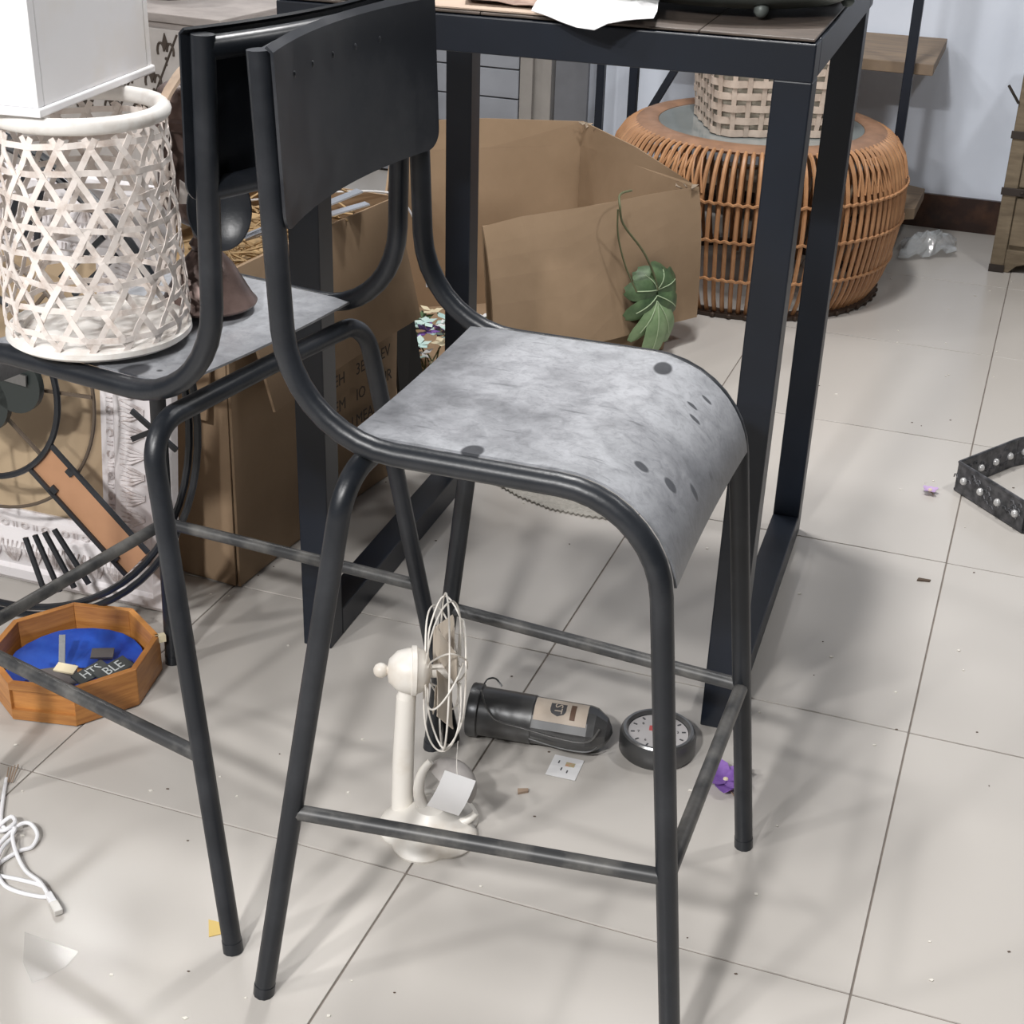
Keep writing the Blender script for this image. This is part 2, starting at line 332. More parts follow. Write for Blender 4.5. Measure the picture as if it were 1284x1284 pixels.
# ------------------------------------------------------------------ bar stools
def make_stool(p, name, label, seatm, backm, framem, dfoot=None):
    hs, w_, uA, wA, uF, wF, uR0, wR0, uF0, ub0, ubt, wt, zs = p['v']; hb = p['hb']; R = .0125
    root = thing(name, label, 'stool', (p['ox'], p['oy'], 0), p['yaw'], 'black steel bar stools')
    slope = (ubt - ub0) / .4
    feet = {}
    for s in (-1, 1):
        top = V((ub0 + slope * (hb - hs), s * wt, hb)); c1 = V((ub0, s * w_, hs)); c2 = V((uF0, s * w_, hs)); ft = V((uF, s * wF, .004))
        path = fillet([top, c1, c2, ft], [.125, .115], 9); q = MB(); q.tube(path, R, 12)
        q.build('side_frame', framem, root, True)
        q = MB(); q.tube([ft + V((0, 0, -.004)), ft + (c2 - ft).normalized() * .012], R + .0006, 12); q.build('foot_cap', M['black'], root, True)
        feet[s] = ft
    # rear legs, each bent under the seat
    rl = {}
    for s in (-1, 1):
        fx = (uA, s * wA)
        if p.get('foot', {}).get(s): fx = p['foot'][s]
        ft = V((*fx, .004)); zt = hs - 2 * R - .001; t = zt / hs
        kn = V((fx[0] + (uR0 - fx[0]) * t, fx[1] + (s * wR0 - fx[1]) * t, zt)); mid = V((uR0, 0, zt))
        q = MB(); q.tube(fillet([ft, kn, mid], [.05], 9), R, 12); q.build('rear_leg', framem, root, True)
        q = MB(); q.tube([ft + V((0, 0, -.004)), ft + (kn - ft).normalized() * .012], R + .0006, 12); q.build('foot_cap', M['black'], root, True)
        rl[s] = (ft, kn)
    def on(a, c, z): t = (z - a.z) / (c.z - a.z); return a + (c - a) * t
    J = {}
    for s in (-1, 1):
        A = on(*rl[s], zs); B = on(feet[s], V((uF0, s * w_, hs)), zs); J[s] = B
        q = MB(); q.tube([A, B], .0095, 10); q.build('side_stretcher', M['dusty'], root, True)
    q = MB(); q.tube([J[-1], J[1]], .0095, 10); q.build('front_stretcher', M['dusty'], root, True)
    # rails of the back, bowed rearwards
    def bow(v, sag): return -sag * (1 - (v / wt) ** 2)
    for nm, z in (('top_rail', hb - .014), ('lower_rail', hb - p['rail'])):
        u = ub0 + slope * (z - hs)
        q = MB(); q.tube([V((u + bow(v, p['sag']), v, z)) for v in [wt * k / 8 for k in range(-8, 9)]], R, 12); q.build(nm, framem, root, True)
    # curved back panel in front of the tubes
    pw, ph = wt + .012, p['ph']; g = []
    zt = hb + .004; rr = .022
    zr = [zt, zt - .001] + [zt - (ph - rr) * k / 6 for k in range(1, 6)] + [zt - ph + rr - rr * sin(PI / 2 * k / 7) for k in range(8)]
    for i, z in enumerate(zr):
        row = []
        for k in range(19):
            f = -1 + 2 * k / 18; half = pw
            if z < zt - ph + rr: half = pw - rr + math.sqrt(max(0, rr * rr - (zt - ph + rr - z) ** 2))
            v = half * f; u = ub0 + slope * (z - hs) + R + .004 + bow(v, p['sag'])
            row.append(V((u - (.006 if i == 0 else 0), v, z + (.001 if i == 0 else -.003 if i == 1 else 0))))
        g.append(row)
    q = MB(); q.sheet(g, .003); bp = q.build('backrest', backm, root, True)
    q = MB()
    for k in range(5):
        v = -.135 + .055 * k; z = zt - .035; u = ub0 + slope * (z - hs) + R + .0065 + bow(v, p['sag']); q = MB(); q.ball((u - .001, v, z), .0026, 8, (.6, 1, 1.5)); q.build('rivet', M['black'], bp, True)
    # seat sheet following the side tubes
    prof = fillet([V((p['us'], 0, hs)), V((uF0, 0, hs)), V((uF, 0, .004))], [.115], 12)
    L_ = []; 
    for i, pt in enumerate(prof):
        if pt.z < p['zf']: break
        L_.append(pt)
    a, c = L_[-1], prof[len(L_)]; L_.append(a + (c - a) * ((a.z - p['zf']) / (a.z - c.z)))
    # subdivide the flat part
    flat = [L_[0] + (L_[1] - L_[0]) * k / 8 for k in range(8)] + L_[1:]
    g = []
    for i, pt in enumerate(flat):
        d = (flat[min(i + 1, len(flat) - 1)] - flat[max(i - 1, 0)]).normalized(); n = V((-d.z, 0, d.x))
        row = []
        for k in range(13):
            f = -1 + k / 6; v = (w_ - .0085) * f; sg = -.004 * (1 - f * f)
            row.append(pt + n * (.0115 + sg) + V((0, v, 0)))
        g.append(row)
    q = MB(); q.sheet(g, .003); q.build('seat', seatm, root, True)
    return root
P1 = dict(ox=.0264, oy=1.5507, yaw=-.3228, hb=1.105, rail=.155, ph=.175, sag=.022, us=-.148, zf=.612,
          v=(.7105, .1869, -.2346, .2759, .2593, .213, -.1386, .2046, .1869, -.2129, -.2295, .1882, .2681), foot={1: (-.2346, .268)})
P2 = dict(ox=-.4312, oy=1.7824, yaw=2.6469, hb=1.105, rail=.155, ph=.175, sag=.022, us=-.148, zf=.612,
          v=(.7029, .182, -.2507, .2598, .2546, .2165, -.1373, .2103, .2018, -.2123, -.2254, .1793, .2708), foot={-1: (-.2505, -.2711)})
seat1 = seat_mat(1, [(.148, -.1, .708, .0115, 1.2), (.178, -.084, .684, .0125, 1.2), (-.015, -.172, .726, .013, .7), (.107, .14, .724, .013, .6), (.157, .094, .702, .010, 2.2), (.166, .131, .696, .010, 2.2), (.166, .073, .695, .011, 2.2), (.087, .099, .725, .004, 1), (.20, -.04, .66, .016, 2), (.013, -.001, .725, .005, 1), (.215, .06, .63, .014, 2)])
seat2 = seat_mat(5, [(-.08, .165, .72, .018, .6), (-.104, .147, .72, .007, 1), (-.09, .12, .72, .005, 1)])
make_stool(P1, 'bar_stool', 'black steel bar stool with dusty curved seat standing clear in the foreground', seat1, M['back'], M['black'])
make_stool(P2, 'bar_stool', 'black steel bar stool turned away, holding the woven bamboo lantern on its seat', seat2, M['black'], M['black'])

# ------------------------------------------------------------------ bar table
def make_table():
    root = thing('bar_table', 'tall navy black square steel table with worn wooden top behind the stools', 'table', (-.3456, 2.1636, 0), rad(-17.15))
    Wd, Dp, Hh, T = .733, .733, 1.047, .05
    for x, y, lx, ly in ((0, 0, 0, 0), (Wd - T, 0, .008, 0), (0, Dp - T, -.004, 0), (Wd - T, Dp - T, .004, 0)):
        t = T * .8 if True else T
        q = MB(); q.hexa([(x, y, 0), (x + T, y, 0), (x + T, y + T, 0), (x, y + T, 0)], [(x + lx, y + ly, Hh - T - .0005), (x + T + lx, y + ly, Hh - T - .0005), (x + T + lx, y + T + ly, Hh - T - .0005), (x + lx, y + T + ly, Hh - T - .0005)])
        q.build('leg', M['navy'], root, bevel=.002)
    z = Hh - T / 2 - .002
    for a, c in (((-.004, T / 2, z), (Wd + .008, T / 2, z)), ((-.004, Dp - T / 2, z), (Wd + .008, Dp - T / 2, z)), ((T / 2 - .004, T + .001, z), (T / 2 - .004, Dp - T - .001, z)), ((Wd - T / 2 + .008, T + .001, z), (Wd - T / 2 + .008, Dp - T - .001, z))):
        q = MB(); q.beam(a, c, T, T - .002); q.build('top_rail', M['navy'], root, bevel=.002)
    for x in (T / 2, Wd - T / 2):
        q = MB(); q.beam((x, T + .001, T / 2), (x, Dp - T - .001, T / 2), T, T); q.build('floor_rail', M['navy'], root, bevel=.002)
    n = 5; 
    for k in range(n):
        wd = (Wd + .008) / n; x0 = -.003 + k * wd; q = MB(); q.box((x0 + wd / 2, Dp / 2, Hh + .0005), (wd - .001, Dp - .008, .0035)); q.build('plank', M['plank'], root, bevel=.001)
make_table()
TBL = Matrix.Translation((-.3456, 2.1636, 1.0525)) @ Matrix.Rotation(rad(-17.15), 4, 'Z')

# things on the table
def crumple(poly_fn, nx, ny, amp, seed, th=.0008):
    rnd = random.Random(seed); g = []
    for i in range(ny):
        row = []
        for j in range(nx):
            p = poly_fn(j / (nx - 1), i / (ny - 1)); row.append(V(p) + V((rnd.uniform(-.3, .3) * amp, rnd.uniform(-.3, .3) * amp, rnd.uniform(0, 1) * amp)))
        g.append(row)
    return g
q = MB(); q.sheet([[V((-.337, 2.170, 1.0515)), V((-.12, 2.102, 1.0515)), V((.040, 2.054, 1.0515))], [V((-.27, 2.42, 1.054)), V((-.05, 2.36, 1.054)), V((.13, 2.31, 1.054))], [V((-.23, 2.6, 1.054)), V((-.02, 2.55, 1.054)), V((.17, 2.5, 1.054))]], .002)
tag(q.build('cardboard_sheet', mat('pale_board', (.50, .385, .30), .8, var=.1)), 'flat pale cardboard sheet lying on the left half of the tall table', 'cardboard')
tb = thing('crumpled_paper', 'crumpled white paper draped over the front edge of the tall table', 'paper', (.075, 2.075, 1.0555))
def pf(u, v):
    x = -.070 + .155 * u + .03 * v; y = .0 + .20 * v - .055 * u * (1 - v) - .03 * (1 - abs(2 * u - 1)) * (1 - v); z = .003 + .014 * v * (1 - v)
    if v < .2: z += -.002 - (.014 * max(0, 1 - abs(u - .45) / .35)) * (1 - v / .2); y -= .020 * max(0, 1 - abs(u - .45) / .4)
    return (x, y - .035, z)
q = MB(); q.sheet(crumple(pf, 9, 8, .008, 3), .0008); q.build('sheet', M['paper'], tb)
q = MB(); q.sheet(crumple(lambda u, v: (-.16 + .13 * u, .045 + .12 * v - .04 * u, .001), 7, 5, .004, 5), .0008); q.build('brown_wrapper', mat('brown_tissue', (.20, .12, .09), .6, col2=(.40, .28, .22), vscale=60), tb)
tr = thing('zinc_tray', 'round grey zinc tray on small ball feet at the right of the table top', 'tray', (.285, 2.235, 1.0525))
q = MB(); q.lathe([(.001, .022), (.15, .018), (.185, .03), (.20, .055), (.206, .056), (.192, .026), (.155, .010), (.001, .012)], 48, sq=(1, .9)); q.build('bowl', M['galv'], tr, True)
for k in range(5):
    a = -PI / 2 + .15 + 2 * PI * k / 5; q = MB(); q.ball((.165 * cos(a), .15 * sin(a), .0105), .0105, 10); q.build('ball_foot', M['galv'], tr, True)
q = MB(); q.sheet([[V((.40, 2.27, 1.0545)), V((.44, 2.25, 1.0545))], [V((.425, 2.33, 1.0545)), V((.465, 2.315, 1.0545))]], .002)
tag(q.build('paper_scrap', M['paper']), 'small white paper scrap on the right edge of the table top behind the tray', 'paper')

# ------------------------------------------------------------------ woven bamboo lantern
def make_lantern():
    root = thing('bamboo_lantern', 'whitewashed bamboo lantern of open hexagonal weave standing on the rear stool seat', 'lantern', (-.503, 1.705, .7225))
    H = .257
    def rr(z):
        t = z / H; return .1085 - .012 * t - (.012 * max(0, 1 - t / .12) ** 2)
    d = .031; rnd = random.Random(4)
    def strip(pts_fn, n, width, closed):
        g0 = []; g1 = []
        for k in range(n if closed else n + 1):
            ph, z, off = pts_fn(k / n); r = rr(min(max(z, 0), H)) + off
            z0, z1 = z - width / 2, z + width / 2
            yield_pts = (V((r * cos(ph), r * sin(ph), z)),)
            g0.append((ph, z, r)); 
        return g0
    wd = .0068
    def ribbon(seq, closed):
        pts = [V((r * cos(ph), r * sin(ph), z)) for ph, z, r in seq]; N = len(pts); a = []; c = []
        for i, (ph, z, r) in enumerate(seq):
            p0 = pts[(i - 1) % N] if closed or i else pts[i]; p1 = pts[(i + 1) % N] if closed or i < N - 1 else pts[i]
            t = (p1 - p0).normalized(); n = V((cos(ph), sin(ph), 0)); sd = n.cross(t).normalized()
            a.append(pts[i] - sd * wd / 2); c.append(pts[i] + sd * wd / 2)
        q = MB(); q.sheet([a, c], .0011, closed); return q
    k = 0; z = d * .5 + .012
    while z < H - .005:
        ph0 = rnd.uniform(0, 6); seq = [(2 * PI * i / 96, z + .0025 * sin(3 * 2 * PI * i / 96 + ph0) , rr(z) + .0013 * sin(32 * PI * i / 96)) for i in range(96)]
        ribbon(seq, True).build('hoop_strip', M['weave'], root); z += d; k += 1
    Nd = 17
    for s in (-1, 1):
        for kk in range(Nd):
            ph0 = 2 * PI * (kk + (0 if s > 0 else .5)) / Nd + rnd.uniform(-.03, .03); seq = []
            for i in range(37):
                z = .004 + (H - .008) * i / 36; ph = ph0 + s * (z / math.tan(rad(60))) / .1; seq.append((ph, z, rr(z) + s * .0019 * cos(PI * (z - .004) / .0315 + kk * 2 * PI) + .0005 * sin(i * 1.9 + kk)))
            ribbon(seq, False).build('diagonal_strip', M['weave'], root)
    q = MB(); q.lathe([((.0935 + .0095 * cos(2 * PI * (k % 12) / 12)), (H + .008 + .0095 * sin(2 * PI * (k % 12) / 12))) for k in range(13)], 56); q.build('top_ring', M['rim'], root, True)
    q = MB(); q.lathe([(.085, .0), (.104, .0), (.109, .004), (.1085, .010), (.101, .013), (.088, .013), (.085, 0)], 56); q.build('bottom_ring', M['rim'], root, True)
    q = MB(); q.lathe([(.001, .003), (.086, .003), (.086, .007), (.001, .007)], 40); q.build('base_disc', M['rim'], root, True)
    # cane handle hanging over behind the ring
    a0 = rad(52); hp = smoothpath([(.089, .02, H + .008), (.092, .06, H + .022), (.105, .11, H + .040), (.135, .15, H + .045), (.175, .17, H + .025)], 6)
    L1 = [p + V((.006, -.008, 0)) for p in hp]; L2 = [p - V((.006, -.008, 0)) for p in hp]
    q = MB(); q.sheet([L1, L2], .004); q.build('handle', mat('peeled_cane', (.50, .37, .27), .5, var=.3), root)
    q = MB(); q.sheet([[V((.098, .035, .150)), V((.102, .03, .18))], [V((.122, .05, .145)), V((.114, .045, .165))]], .001); q.build('loose_strip_end', M['weave'], root)
make_lantern()

# ------------------------------------------------------------------ white box on the lantern
wb = thing('white_wooden_box', 'white painted square wooden box with lipped base on top of the woven lantern', 'box', (-.515, 1.603, .9985), rad(77))
Lx, Ly = .268, .26
for nm, a, c in (('front_board', (0, .006), (Lx, .006)), ('back_board', (0, Ly - .006), (Lx, Ly - .006))):
    q = MB(); q.beam((a[0] + .0125, a[1], .16), (c[0] - .0125, c[1], .16), .012, .30); q.build(nm, M['whitebox'], wb, bevel=.001)
for nm, x in (('side_board', .006), ('side_board', Lx - .006)):
    q = MB(); q.beam((x, 0, .16), (x, Ly, .16), .012, .30); q.build(nm, M['whitebox'], wb, bevel=.001)
q = MB(); q.box((Lx / 2, Ly / 2, .005), (Lx + .006, Ly + .006, .0095)); q.build('base_lip', M['whitebox'], wb, bevel=.002)

# ------------------------------------------------------------------ bronze lamp on the stool
la = thing('bronze_lamp', 'brown patinated metal lamp with bell base and black reflector on the rear stool seat', 'lamp', (-.395, 1.822, .7225))
q = MB(); q.lathe([(.060, 0), (.0615, .003), (.057, .008), (.046, .028), (.034, .05), (.022, .064), (.017, .07)], 40); q.build('bell_base', M['bronze'], la, True)
q = MB(); q.lathe([(.016, .070), (.02, .078), (.014, .086), (.016, .1), (.038, .112), (.050, .13), (.052, .16), (.050, .195), (.044, .205), (.044, .222), (.050, .226), (.050, .236), (.046, .240), (.048, .25), (.044, .268), (.036, .274), (.001, .276)], 40); q.build('body', M['bronze'], la, True)
Rm = Matrix.Rotation(rad(12), 3, 'Z') @ Matrix.Rotation(rad(80), 3, 'X')
q = MB(); q.lathe([(.001, -.004), (.026, -.002), (.036, .008), (.0375, .007), (.027, -.005), (.001, -.008)], 40, (.042, -.105, .152), Rm, (1, 1.3)); q.build('reflector', M['black'], la, True)
q = MB(); q.tube([(.020, -.045, .15), (.038, -.098, .152)], .006, 10); q.build('reflector_arm', M['bronze'], la, True)

# ------------------------------------------------------------------ greywash cabinet far left
cb = thing('greywash_cabinet', 'grey washed wooden cabinet with stencil pierced front at the back left', 'cabinet', (-.700, 3.52, 0), rad(155))
CW, CD, CH = 1.2, .5, .80   # local x along the front to the left, local y = -depth to the back right
def cbx(nm, c, d, m, par=cb, bev=.002): q = MB(); q.box(c, d); return q.build(nm, m, par, bevel=bev)
cbx('top_board', (CW / 2, -CD / 2, CH - .010), (CW + .03, CD + .03, .020), M['grey_wood'])
cbx('top_moulding', (CW / 2, -CD / 2, CH - .031), (CW + .01, CD + .01, .021), M['grey_wood'], bev=.004)
cbx('carcass', (CW / 2, -CD / 2, .405), (CW - .03, CD - .03, .725), M['grey_wood'])
for k in range(9):
    cbx('side_plank', (-.004, -.03 - k * .055, .405), (.012, .051, .70), M['grey_wood'])
pn = cbx('carved_panel', (CW / 2, .004, .42), (CW - .03, .014, .69), M['grey_panel'])
def tri(px, pz, s, par):
    for sg in (-1, 1):
        q = MB(); q.tube([V((px + sg * (.004 + s * .5 * (1 - cos(a)) * 1.0), .0125, pz + s * sin(a))) for a in [k * .45 for k in range(9)]], .003, 5); q.build('scroll', M['ink'], par)
    q = MB(); q.prism([(px, pz + .004), (px + .007, pz + .02), (px, pz + .042), (px - .007, pz + .02)], .0, .003, Matrix.Rotation(rad(90), 3, 'X'), (0, .0145, 0)); q.build('petal_cut', M['ink'], par)
    q = MB(); q.ball((px, .0125, pz - .016), .004, 6); q.ball((px, .0125, pz - .03), .003, 6); q.build('dot_cut', M['ink'], par)
for i in range(8):
    for j in range(3): tri(.06 + i * .085 + (.042 if j % 2 else 0), .715 - j * .075, .019, pn)
for i in range(9):
    q = MB(); q.beam((-.05 + i * .085 + .075, .0125, .755), (-.05 + i * .085 + .21, .0125, .50), .004, .003, (0, 1, 0)); q.build('lattice_bead', M['ink'], pn)
pt = thing('black_pot', 'black footed pot standing on the grey washed cabinet', 'pot', (-.87, 3.80, .8005))
q = MB(); q.lathe([(.04, 0), (.045, .008), (.03, .02), (.03, .035), (.06, .06), (.085, .11), (.08, .16), (.075, .16), (.08, .11), (.05, .065), (.001, .05)], 32); q.build('body', M['black'], pt, True)
q = MB(); q.lathe([(.077, .158), (.088, .160), (.088, .168), (.076, .168), (.077, .158)], 32); q.build('rim', M['black'], pt, True)

# ------------------------------------------------------------------ cartons
def wallsheet(g, name, par, m=None, th=.005): q = MB(); q.sheet(g, th); return q.build(name, m or M['kraft'], par)
def quad(a, b_, c, d, n=6, mpr=3, bulge=0, nrm=None, jag=0, seed=1):  # a-b bottom, d-c top
    rnd = random.Random(seed); a, b_, c, d = map(V, (a, b_, c, d)); g = []
    nn = (b_ - a).cross(d - a).normalized()
    for i in range(mpr + 1):
        t = i / mpr; g.append([(a + (b_ - a) * (k / n)) * (1 - t) + (d + (c - d) * (k / n)) * t + nn * bulge * sin(PI * k / n) * sin(PI * min(1, t * .5 + .25)) + (V((0, 0, rnd.uniform(-jag, jag))) if i in (0, mpr) and jag else V()) for k in range(n + 1)])
    return g
K1 = V((-.487, 2.345, 0)); c1 = thing('cardboard_carton', 'tall open brown carton with printed side and folded flaps behind the stools', 'box', K1, rad(65), 'open brown cartons')
A1, B1, H1 = .56, .42, .585   # local x to the rear right, local y to the rear left
wallsheet(quad((0, 0, .003), (A1, 0, .003), (A1 + .01, -.006, H1), (.012, .004, H1), bulge=-.01), 'side_wall', c1)
wallsheet(quad((0, B1, .003), (0, .006, .003), (.012, .006, H1), (0, B1, H1)), 'end_wall', c1)
wallsheet(quad((A1, .006, .003), (A1, B1, .003), (A1, B1, H1), (A1 + .01, .006, H1)), 'end_wall', c1)
wallsheet(quad((0, B1 + .004, .003), (A1, B1 + .004, .003), (A1, B1 + .004, H1), (0, B1 + .004, H1)), 'side_wall', c1)
q = MB(); q.box((A1 / 2, B1 / 2, .006), (A1 - .01, B1 - .01, .006)); q.build('bottom', M['kraft'], c1)
wallsheet(quad((.055, -.055, .335), (A1 + .02, -.05, .345), (A1 - .005, -.008, H1 + .003), (.03, -.004, H1 + .003), bulge=-.012), 'flap', c1)
wallsheet(quad((-.028, .20, .335), (-.022, .03, .33), (.006, .012, H1 + .003), (-.004, .20, H1 + .003)), 'flap', c1)
wallsheet(quad((.0, B1 - .02, H1 + .003), (A1 - .02, B1 - .02, H1 + .003), (A1 - .05, B1 - .16, H1 + .05), (.05, B1 - .16, H1 + .05)), 'flap', c1)
for lns, z in ((('SEH', '3E', 'KEV'), .285), (('SEM', 'IO', 'MUR'), .232), (('CTN', 'MEAS'), .180)):
    for k, ln in enumerate(lns): text_mesh(ln, .034, M['ink'], c1, (.33 + k * .085 + (.02 if len(lns) == 2 else 0), -.0098, z), (rad(90), 0, 0), 'stencil_print')
# stuff inside that carton
sp = thing('silver_strip', 'flat silver metal strip sticking out of the left carton', 'metal strip', (-.50, 2.53, .555), rad(38))
q = MB(); q.beam((0, 0, .03), (.26, 0, .085), .022, .003); q.build('blade', M['silver'], sp); q = MB(); q.beam((.005, 0, .0345), (.10, 0, .056), .006, .002); q.build('rib', M['silver'], sp)
sp = thing('silver_strip', 'narrow second silver strip lying under the other in the left carton', 'metal strip', (-.51, 2.58, .55), rad(30))
q = MB(); q.beam((0, 0, .02), (.27, .02, .055), .02, .003); q.build('blade', M['silver'], sp); q = MB(); q.beam((.01, 0, .0245), (.10, .007, .036), .005, .002); q.build('rib', M['silver'], sp)
rnd = random.Random(9); q = MB()
for k in range(260):
    p = K1 + V((rnd.uniform(-.08, .30), rnd.uniform(.08, .46), 0)); lx = (p - K1).dot(V((cos(rad(65)), sin(rad(65)), 0))); ly = (p - K1).dot(V((-sin(rad(65)), cos(rad(65)), 0)))
    if not (.03 < lx < A1 - .03 and .03 < ly < B1 - .03): continue
    p.z = rnd.uniform(.50, .62); a = rnd.uniform(0, 6.3); dx = V((cos(a), sin(a), rnd.uniform(-.3, .4))) * .04
    q.tube([p - dx, p + V((0, 0, .01)), p + dx], .0022, 4)
q.box(K1 + V((cos(rad(65)), sin(rad(65)), 0)) * A1 / 2 + V((-sin(rad(65)), cos(rad(65)), 0)) * B1 / 2 + V((0, 0, .50)), (A1 - .05, B1 - .05, .03), Matrix.Rotation(rad(65), 3, 'Z'))
tag(q.build('straw_packing', M['straw']), 'dry straw packing filling the left carton', 'packing', kind='stuff')
st = MB(); e1 = V((cos(rad(65)), sin(rad(65)), 0)); e2 = V((-sin(rad(65)), cos(rad(65)), 0))
st.tube(smoothpath([K1 + e1 * x + e2 * y + V((0, 0, z)) for x, y, z in ((A1 - .10, .26, H1 - .02), (A1 - .05, .13, H1 + .002), (A1 + .0, .012, H1 + .008), (A1 + .022, -.02, H1 - .02), (A1 + .032, -.052, H1 - .10), (A1 + .034, -.058, H1 - .18))], 6), .0022, 6)
tag(st.build('white_string', M['paper'], smooth=True), 'white string draped over the right corner of the left carton', 'string')
# wide carton behind the table
c2 = thing('cardboard_carton', 'wide battered brown carton with raised back flap and hanging front flap under the table', 'box', (.03, 3.55, 0), 0, 'open brown cartons')
o2 = V((.03, 3.55, 0))
def l2(*p): return V(p) - o2
FR, FRt = (.372, 3.625, .003), (.425, 3.70, .405); BR, BRt = (.15, 4.0, .003), (.152, 4.01, .43)
BL, BLt = (-.335, 3.86, .003), (-.34, 3.865, .43); FL, FLt = (-.33, 3.16, .003), (-.34, 3.14, .41)
MLb, MLt = (-.06, 3.325, .003), (-.088, 3.31, .40)
wallsheet(quad(l2(*MLb), l2(*FR), l2(*FRt), l2(*MLt), jag=.002), 'front_wall', c2)
wallsheet(quad(l2(*FL), l2(-.10, 3.30, .003), l2(-.11, 3.29, .05), l2(*FL[:2], .09), jag=.010, seed=4), 'torn_wall', c2)
wallsheet(quad(l2(*FR), l2(*BR), l2(*BRt), l2(*FRt)), 'side_wall', c2)
wallsheet(quad(l2(*BR), l2(*BL), l2(*BLt), l2(*BRt)), 'back_wall', c2)
wallsheet(quad(l2(*BL), l2(*FL), l2(*FL[:2], .25), l2(*BLt)), 'side_wall', c2)
wallsheet([[l2(*BRt), l2(-.094, 3.9375, .43), l2(*BLt)], [l2(.154, 4.012, .49), l2(-.1, 3.943, .505), l2(-.345, 3.868, .505)]], 'flap', c2)
wallsheet([[l2(*FRt), l2(.2885, 3.855, .4175), l2(*BRt)], [l2(.422, 3.708, .412), l2(.2885, 3.86, .462), l2(.154, 4.012, .49)]], 'flap', c2)
g = []
top = [(-.088, 3.305, .402), (.0, 3.37, .41), (.09, 3.44, .407), (.2, 3.52, .406), (.32, 3.615, .408), (.438, 3.712, .404)]
bot = [(-.065, 3.27, .115), (.04, 3.34, .10), (.14, 3.42, .085), (.23, 3.50, .08), (.34, 3.60, .078), (.447, 3.70, .072)]
for t in (0, .06, .14, .25, .4, .6, .8, 1): g.append([l2(*(V(a) * (1 - t) + V(c) * t + V((.02, -.027, 0)) * (.9 * (1 - (1 - t) ** 3) - .35 * t))) for a, c in zip(top, bot)])
wallsheet(g, 'hanging_flap', c2)
q = MB(); q.add([l2(*p) + V((0, 0, .003)) for p in (FL, (-.06, 3.33, 0), FR, BR, BL)], [(0, 1, 2, 3, 4)]); q.build('bottom', M['kraft'], c2)
rnd = random.Random(2); q = MB()
for px, py, pz, s in ((.40, 3.70, .408, .02), (.42, 3.69, .412, .016), (.385, 3.72, .405, .018), (.16, 3.99, .485, .022), (.145, 3.985, .49, .018), (.175, 3.98, .477, .02)):
    p = l2(px, py, pz); d = [V((rnd.uniform(-1, 1), rnd.uniform(-1, 1), rnd.uniform(-.6, .6))) * s * .6 for _ in range(4)]
    q.sheet([[p + d[0], p + d[1] + V((s * .5, 0, 0))], [p + d[2] - V((0, s * .4, 0)), p + d[3] + V((s * .5, -s * .3, -s * .5))]], .002)
q.build('torn_edge', M['kraft2'], c2)
q = MB(); q.hexa([(-.235, 2.925, .002), (-.175, 2.985, .002), (-.181, 2.991, .002), (-.241, 2.931, .002)], [(-.255, 2.935, .295), (-.222, 2.985, .318), (-.228, 2.991, .318), (-.261, 2.941, .295)])  # near-black panel added to paint the shade in the gap between cartons
tag(q.build('gap_shade', M['gapshade']), 'dark panel added for the shade in the gap between the two cartons', 'board')
# artificial flowers in the wide carton
rnd = random.Random(5)
fb = thing('artificial_flowers', 'bunch of pale mint artificial flowers inside the wide carton', 'flowers', (-.20, 3.375, .008))
for k in range(44):
    c = V((rnd.uniform(-.11, .11), rnd.uniform(-.09, .09), rnd.uniform(.05, .15))); q = MB()
    for a in range(5):
        d = V((cos(a * 1.257 + k), sin(a * 1.257 + k), rnd.uniform(-.2, .5))); s = V((-d.y, d.x, 0)) * .011; q.sheet([[c, c], [c + d * .016 - s, c + d * .016 + s], [c + d * .03, c + d * .03]], .001)
    q.build('flower_head', (M['mint'], M['paper'], M['mint'], M['cream'], M['leaf'], M['mint'], M['petal'])[k % 7 if k > 2 else 0], fb)
q = MB()
for k in range(12): q.tube([V((rnd.uniform(-.03, .03), rnd.uniform(-.03, .03), 0)), V((rnd.uniform(-.1, .1), rnd.uniform(-.05, .09), .06))], .002, 5)
q.build('stems', M['stem'], fb)

